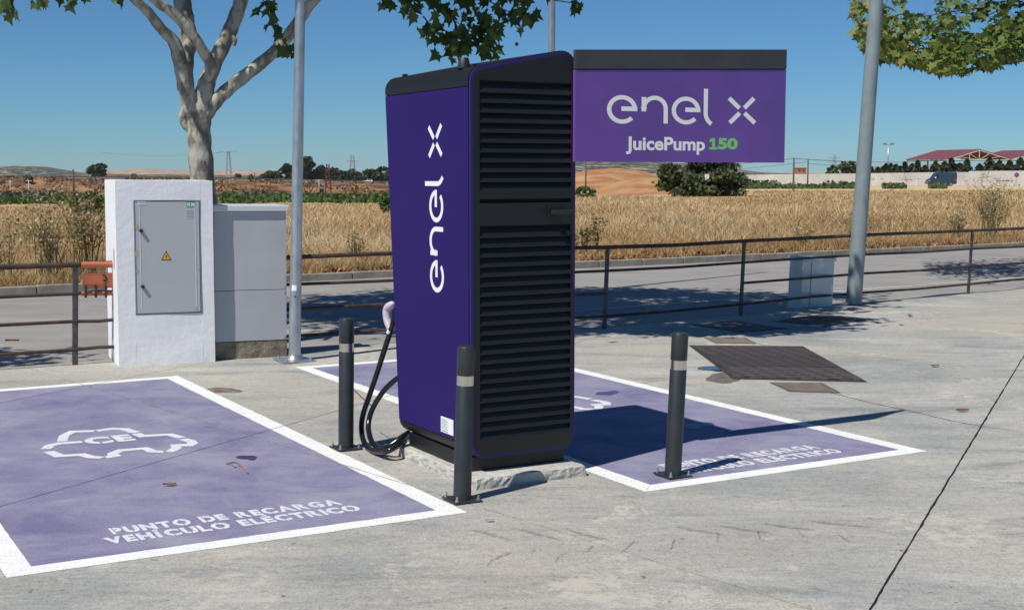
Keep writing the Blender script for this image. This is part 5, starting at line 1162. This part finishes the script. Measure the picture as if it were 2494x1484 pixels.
# ------------------------------------------------------------------ poles, pylons, wires
def pole(label, px, y0, y1, d, r_, m, cross=None, name='utility_pole', cat='pole', group='utility poles', lat=False):
    b = at(px, y1, d); t_ = at(px, y0, d); h = t_[2]-b[2]; t = thing(name, label, cat, (b[0], d, b[2]), 0, 0, group)
    if lat:
        w0, w1 = r_*3.2, r_*1.1
        for sx, sy in ((-1,-1),(1,-1),(1,1),(-1,1)): MB().tube([(sx*w0,sy*w0,-1), (sx*w1,sy*w1,h)], r_*.34, 4).build('leg', MT[m], t)
        k = 9; lm_ = MB()
        for i in range(k):
            z0, z1 = h*i/k, h*(i+1)/k; a0 = w0+(w1-w0)*i/k; a1 = w0+(w1-w0)*(i+1)/k; s = 1 if i % 2 else -1
            lm_.tube([(-a0*s,-a0,z0), (a1*s,-a1,z1)], r_*.24, 4); lm_.tube([(-a0*s,a0,z0), (a1*s,a1,z1)], r_*.24, 4)
        lm_.build('lattice', MT[m], t)
    else: MB().tube([(0,0,-1), (0,0,h)], [r_, r_*.8], 8).build('shaft', MT[m], t, smooth=True)
    for cz, cw in (cross or []): MB().box((-cw,-r_*.5,h*cz-r_*.6), (cw,r_*.5,h*cz+r_*.6)).build('crossarm', MT[m], t)
    return t
pole('concrete signal pole at the far left edge of the embankment', 26, 438, 480, 520, .22, 'conc_pole', [(.92,1.0)])
pole('concrete signal pole with rings left of the rusty mast', 71, 438, 480, 520, .22, 'conc_pole', [(.95,1.2), (.75,.9)])
pole('thin dark pole just left of the rusty mast', 162, 434, 481, 460, .14, 'pole_rust')
pole('tall rusty mast on the embankment left of the white box', 180, 412, 478, 480, .42, 'pole_rust', lat=False)
pole('thin wooden pole above the grey cabinet', 621, 419, 482, 420, .17, 'pole_wood')
pole('slim pole at the foot of the lamp post', 612, 450, 470, 470, .09, 'pole_rust')
pole('pale pole with crossarm right of the galvanised lamp post', 742, 436, 479, 470, .2, 'pole_wood', [(.97,1.2)])
pole('pale pole with crossarm above the tractor', 777, 437, 466, 520, .2, 'conc_pole', [(.95,1.6)])
pole('dark lattice mast right of the tractor', 799, 399, 478, 470, .36, 'pole_rust', lat=True)
pole('lattice pylon with flat crossarm above the grey cabinet', 557, 368, 434, 760, .5, 'pylon', [(.985,5.5)], 'pylon', 'pylon', 'lattice pylons', True)
pole('pale lattice pylon left of the galvanised lamp post', 707, 405, 440, 720, .4, 'pylon', [(.8,3)], 'pylon', 'pylon', 'lattice pylons', True)
pole('tall far lattice pylon left of the charger', 858, 378, 430, 900, .7, 'pylon', [(.72,4)], 'pylon', 'pylon', 'lattice pylons', True)
pole('faint lattice pylon beyond the brick tower', 2031, 377, 428, 1100, .55, 'pylon', [(.85,5), (.65,6)], 'pylon', 'pylon', 'lattice pylons', True)
pole('dark pole between the charger and the green bush', 1426, 380, 452, 190, .11, 'pole_wood')
pole('dark wooden pole in front of the white wall right of the inset board', 1931, 384, 475, 165, .13, 'pole_wood')
pole('wooden pole close to the brick tower', 1966, 388, 456, 200, .12, 'pole_wood')
pole('thin pole behind the conifers', 2152, 402, 424, 300, .09, 'pole_wood')
pole('short pole on the skyline left of the dark wooden pole', 1865, 405, 424, 400, .14, 'conc_pole')
fm = pole('floodlight mast with two lamps behind the conifers', 2161, 352, 424, 330, .16, 'galv', None, 'floodlight_mast', 'mast', None)
hm = at(2161,352,330)[2]-at(2161,424,330)[2]
MB().box((-1.1,-.06,hm-.1), (1.1,.06,hm)).build('crossbar', MT['galv'], fm)
for x in (-.9,.9): MB().box((x-.45,-.25,hm), (x+.45,.25,hm+.4)).build('floodlight', MT['ink_grey'], fm)
def wire(label, a, b, sag, r_=.03, d0=200, d1=200):
    A = at(*a, d0); B = at(*b, d1); pts = [A+(B-A)*t-np.array([0,0,sag*4*t*(1-t)]) for t in np.linspace(0, 1, 14)]
    tag(MB().tube(pts, r_, 4).build('overhead_wire', MT['wire']), label, 'wire', 'overhead wires')
wire('overhead wire from the dark wooden pole to the open shed', (1931,386), (2262,392), .35, .035, 165, 290)
wire('overhead wire dropping left from the dark wooden pole behind the inset board', (1931,386), (1700,402), .2, .03, 165, 240)
wire('lower overhead wire crossing left of the wooden poles', (1966,394), (1650,420), .3, .03, 200, 300)
wire('faint lower wire over the white wall toward the conifers', (1966,398), (2200,405), .3, .03, 200, 300)
wire('faint high wire on the left of the lattice pylon', (557,369), (250,372), 2, .06, 760, 800)
# ------------------------------------------------------------------ vehicles far away
def car(label, px, py, d, flip, m, ln_=4.4, h=1.5, name='car'):
    b = at(px, py, d); t = thing(name, label, 'car', (b[0], d, float(hw_z(px))+.14), math.pi if flip else 0, 0, 'cars on the motorway'); L_ = ln_
    side_profile(t, 'body', [(0,.3),(L_,.3),(L_,.95),(L_*.97,1.05),(L_*.88,h),(L_*.42,h),(L_*.25,1.0),(.02,.8)], 1.75, MT[m])
    for s in (-1, 1): MB().prism([(L_*.88,1.05),(L_*.83,h-.1),(L_*.44,h-.1),(L_*.31,1.05)], lambda x, z: (x,s*.885,z), lambda x, z: (x,s*.897,z)).build('side_window', MT['glass_dark'], t)
    for x in (.8, L_-.85): wheel(t, x, -.8, .32, .2); wheel(t, x, .8, .32, .2)
    return t
car('silver grey estate car driving on the motorway at the far left', 92, 431, 669, False, 'car_silver', 4.9, 1.6)
car('white car driving on the motorway near the charger', 886, 446, 669, False, 'car_white', 4.4, 1.55)
tb = at(764, 480, 480); tr2 = thing('tractor', 'green tractor with dark cab working in the far field', 'tractor', (tb[0], 480, float(tz(tb[0],480))), 0)
side_profile(tr2, 'bonnet', [(0,.9),(2.0,.9),(2.0,1.7),(.2,1.6),(0,1.4)], .9, MT['tractor_green'])
side_profile(tr2, 'cab', [(1.9,.9),(3.7,.9),(3.6,2.75),(2.2,2.75)], 1.5, MT['glass_dark'])
side_profile(tr2, 'cab_roof', [(2.1,2.76),(3.7,2.76),(3.65,2.95),(2.15,2.95)], 1.7, MT['tractor_green'])
side_profile(tr2, 'rear_frame', [(3.5,.7),(4.6,.7),(4.4,1.3),(3.5,1.5)], .8, MT['tractor_green'])
for y in (-.85,.85): wheel(tr2, .7, y, .55, .35, 'rim_y'); wheel(tr2, 3.1, y, .9, .45, 'rim_y')
MB().tube([(1.0,.2,1.6), (1.0,.2,2.4)], .06, 6).build('exhaust', MT['ink'], tr2)
# ------------------------------------------------------------------ the summer haze over the plain
hz = MB().box((-7000,-60,-16), (7000,7000,60)).build('haze', None); hz.data.materials.clear()
hm_ = bpy.data.materials.new('haze'); hm_.use_nodes = True; hn = hm_.node_tree.nodes; hn.remove(hn['Principled BSDF'])
pv_ = hn.new('ShaderNodeVolumePrincipled'); pv_.inputs['Color'].default_value = (.86,.92,1,1); pv_.inputs['Density'].default_value = 5e-5; pv_.inputs['Anisotropy'].default_value = 0.0
hm_.node_tree.links.new(pv_.outputs[0], hn['Material Output'].inputs['Volume']); hz.data.materials.append(hm_)
tag(hz, 'thin pale heat haze over the distant plain', 'haze', None, 'stuff')
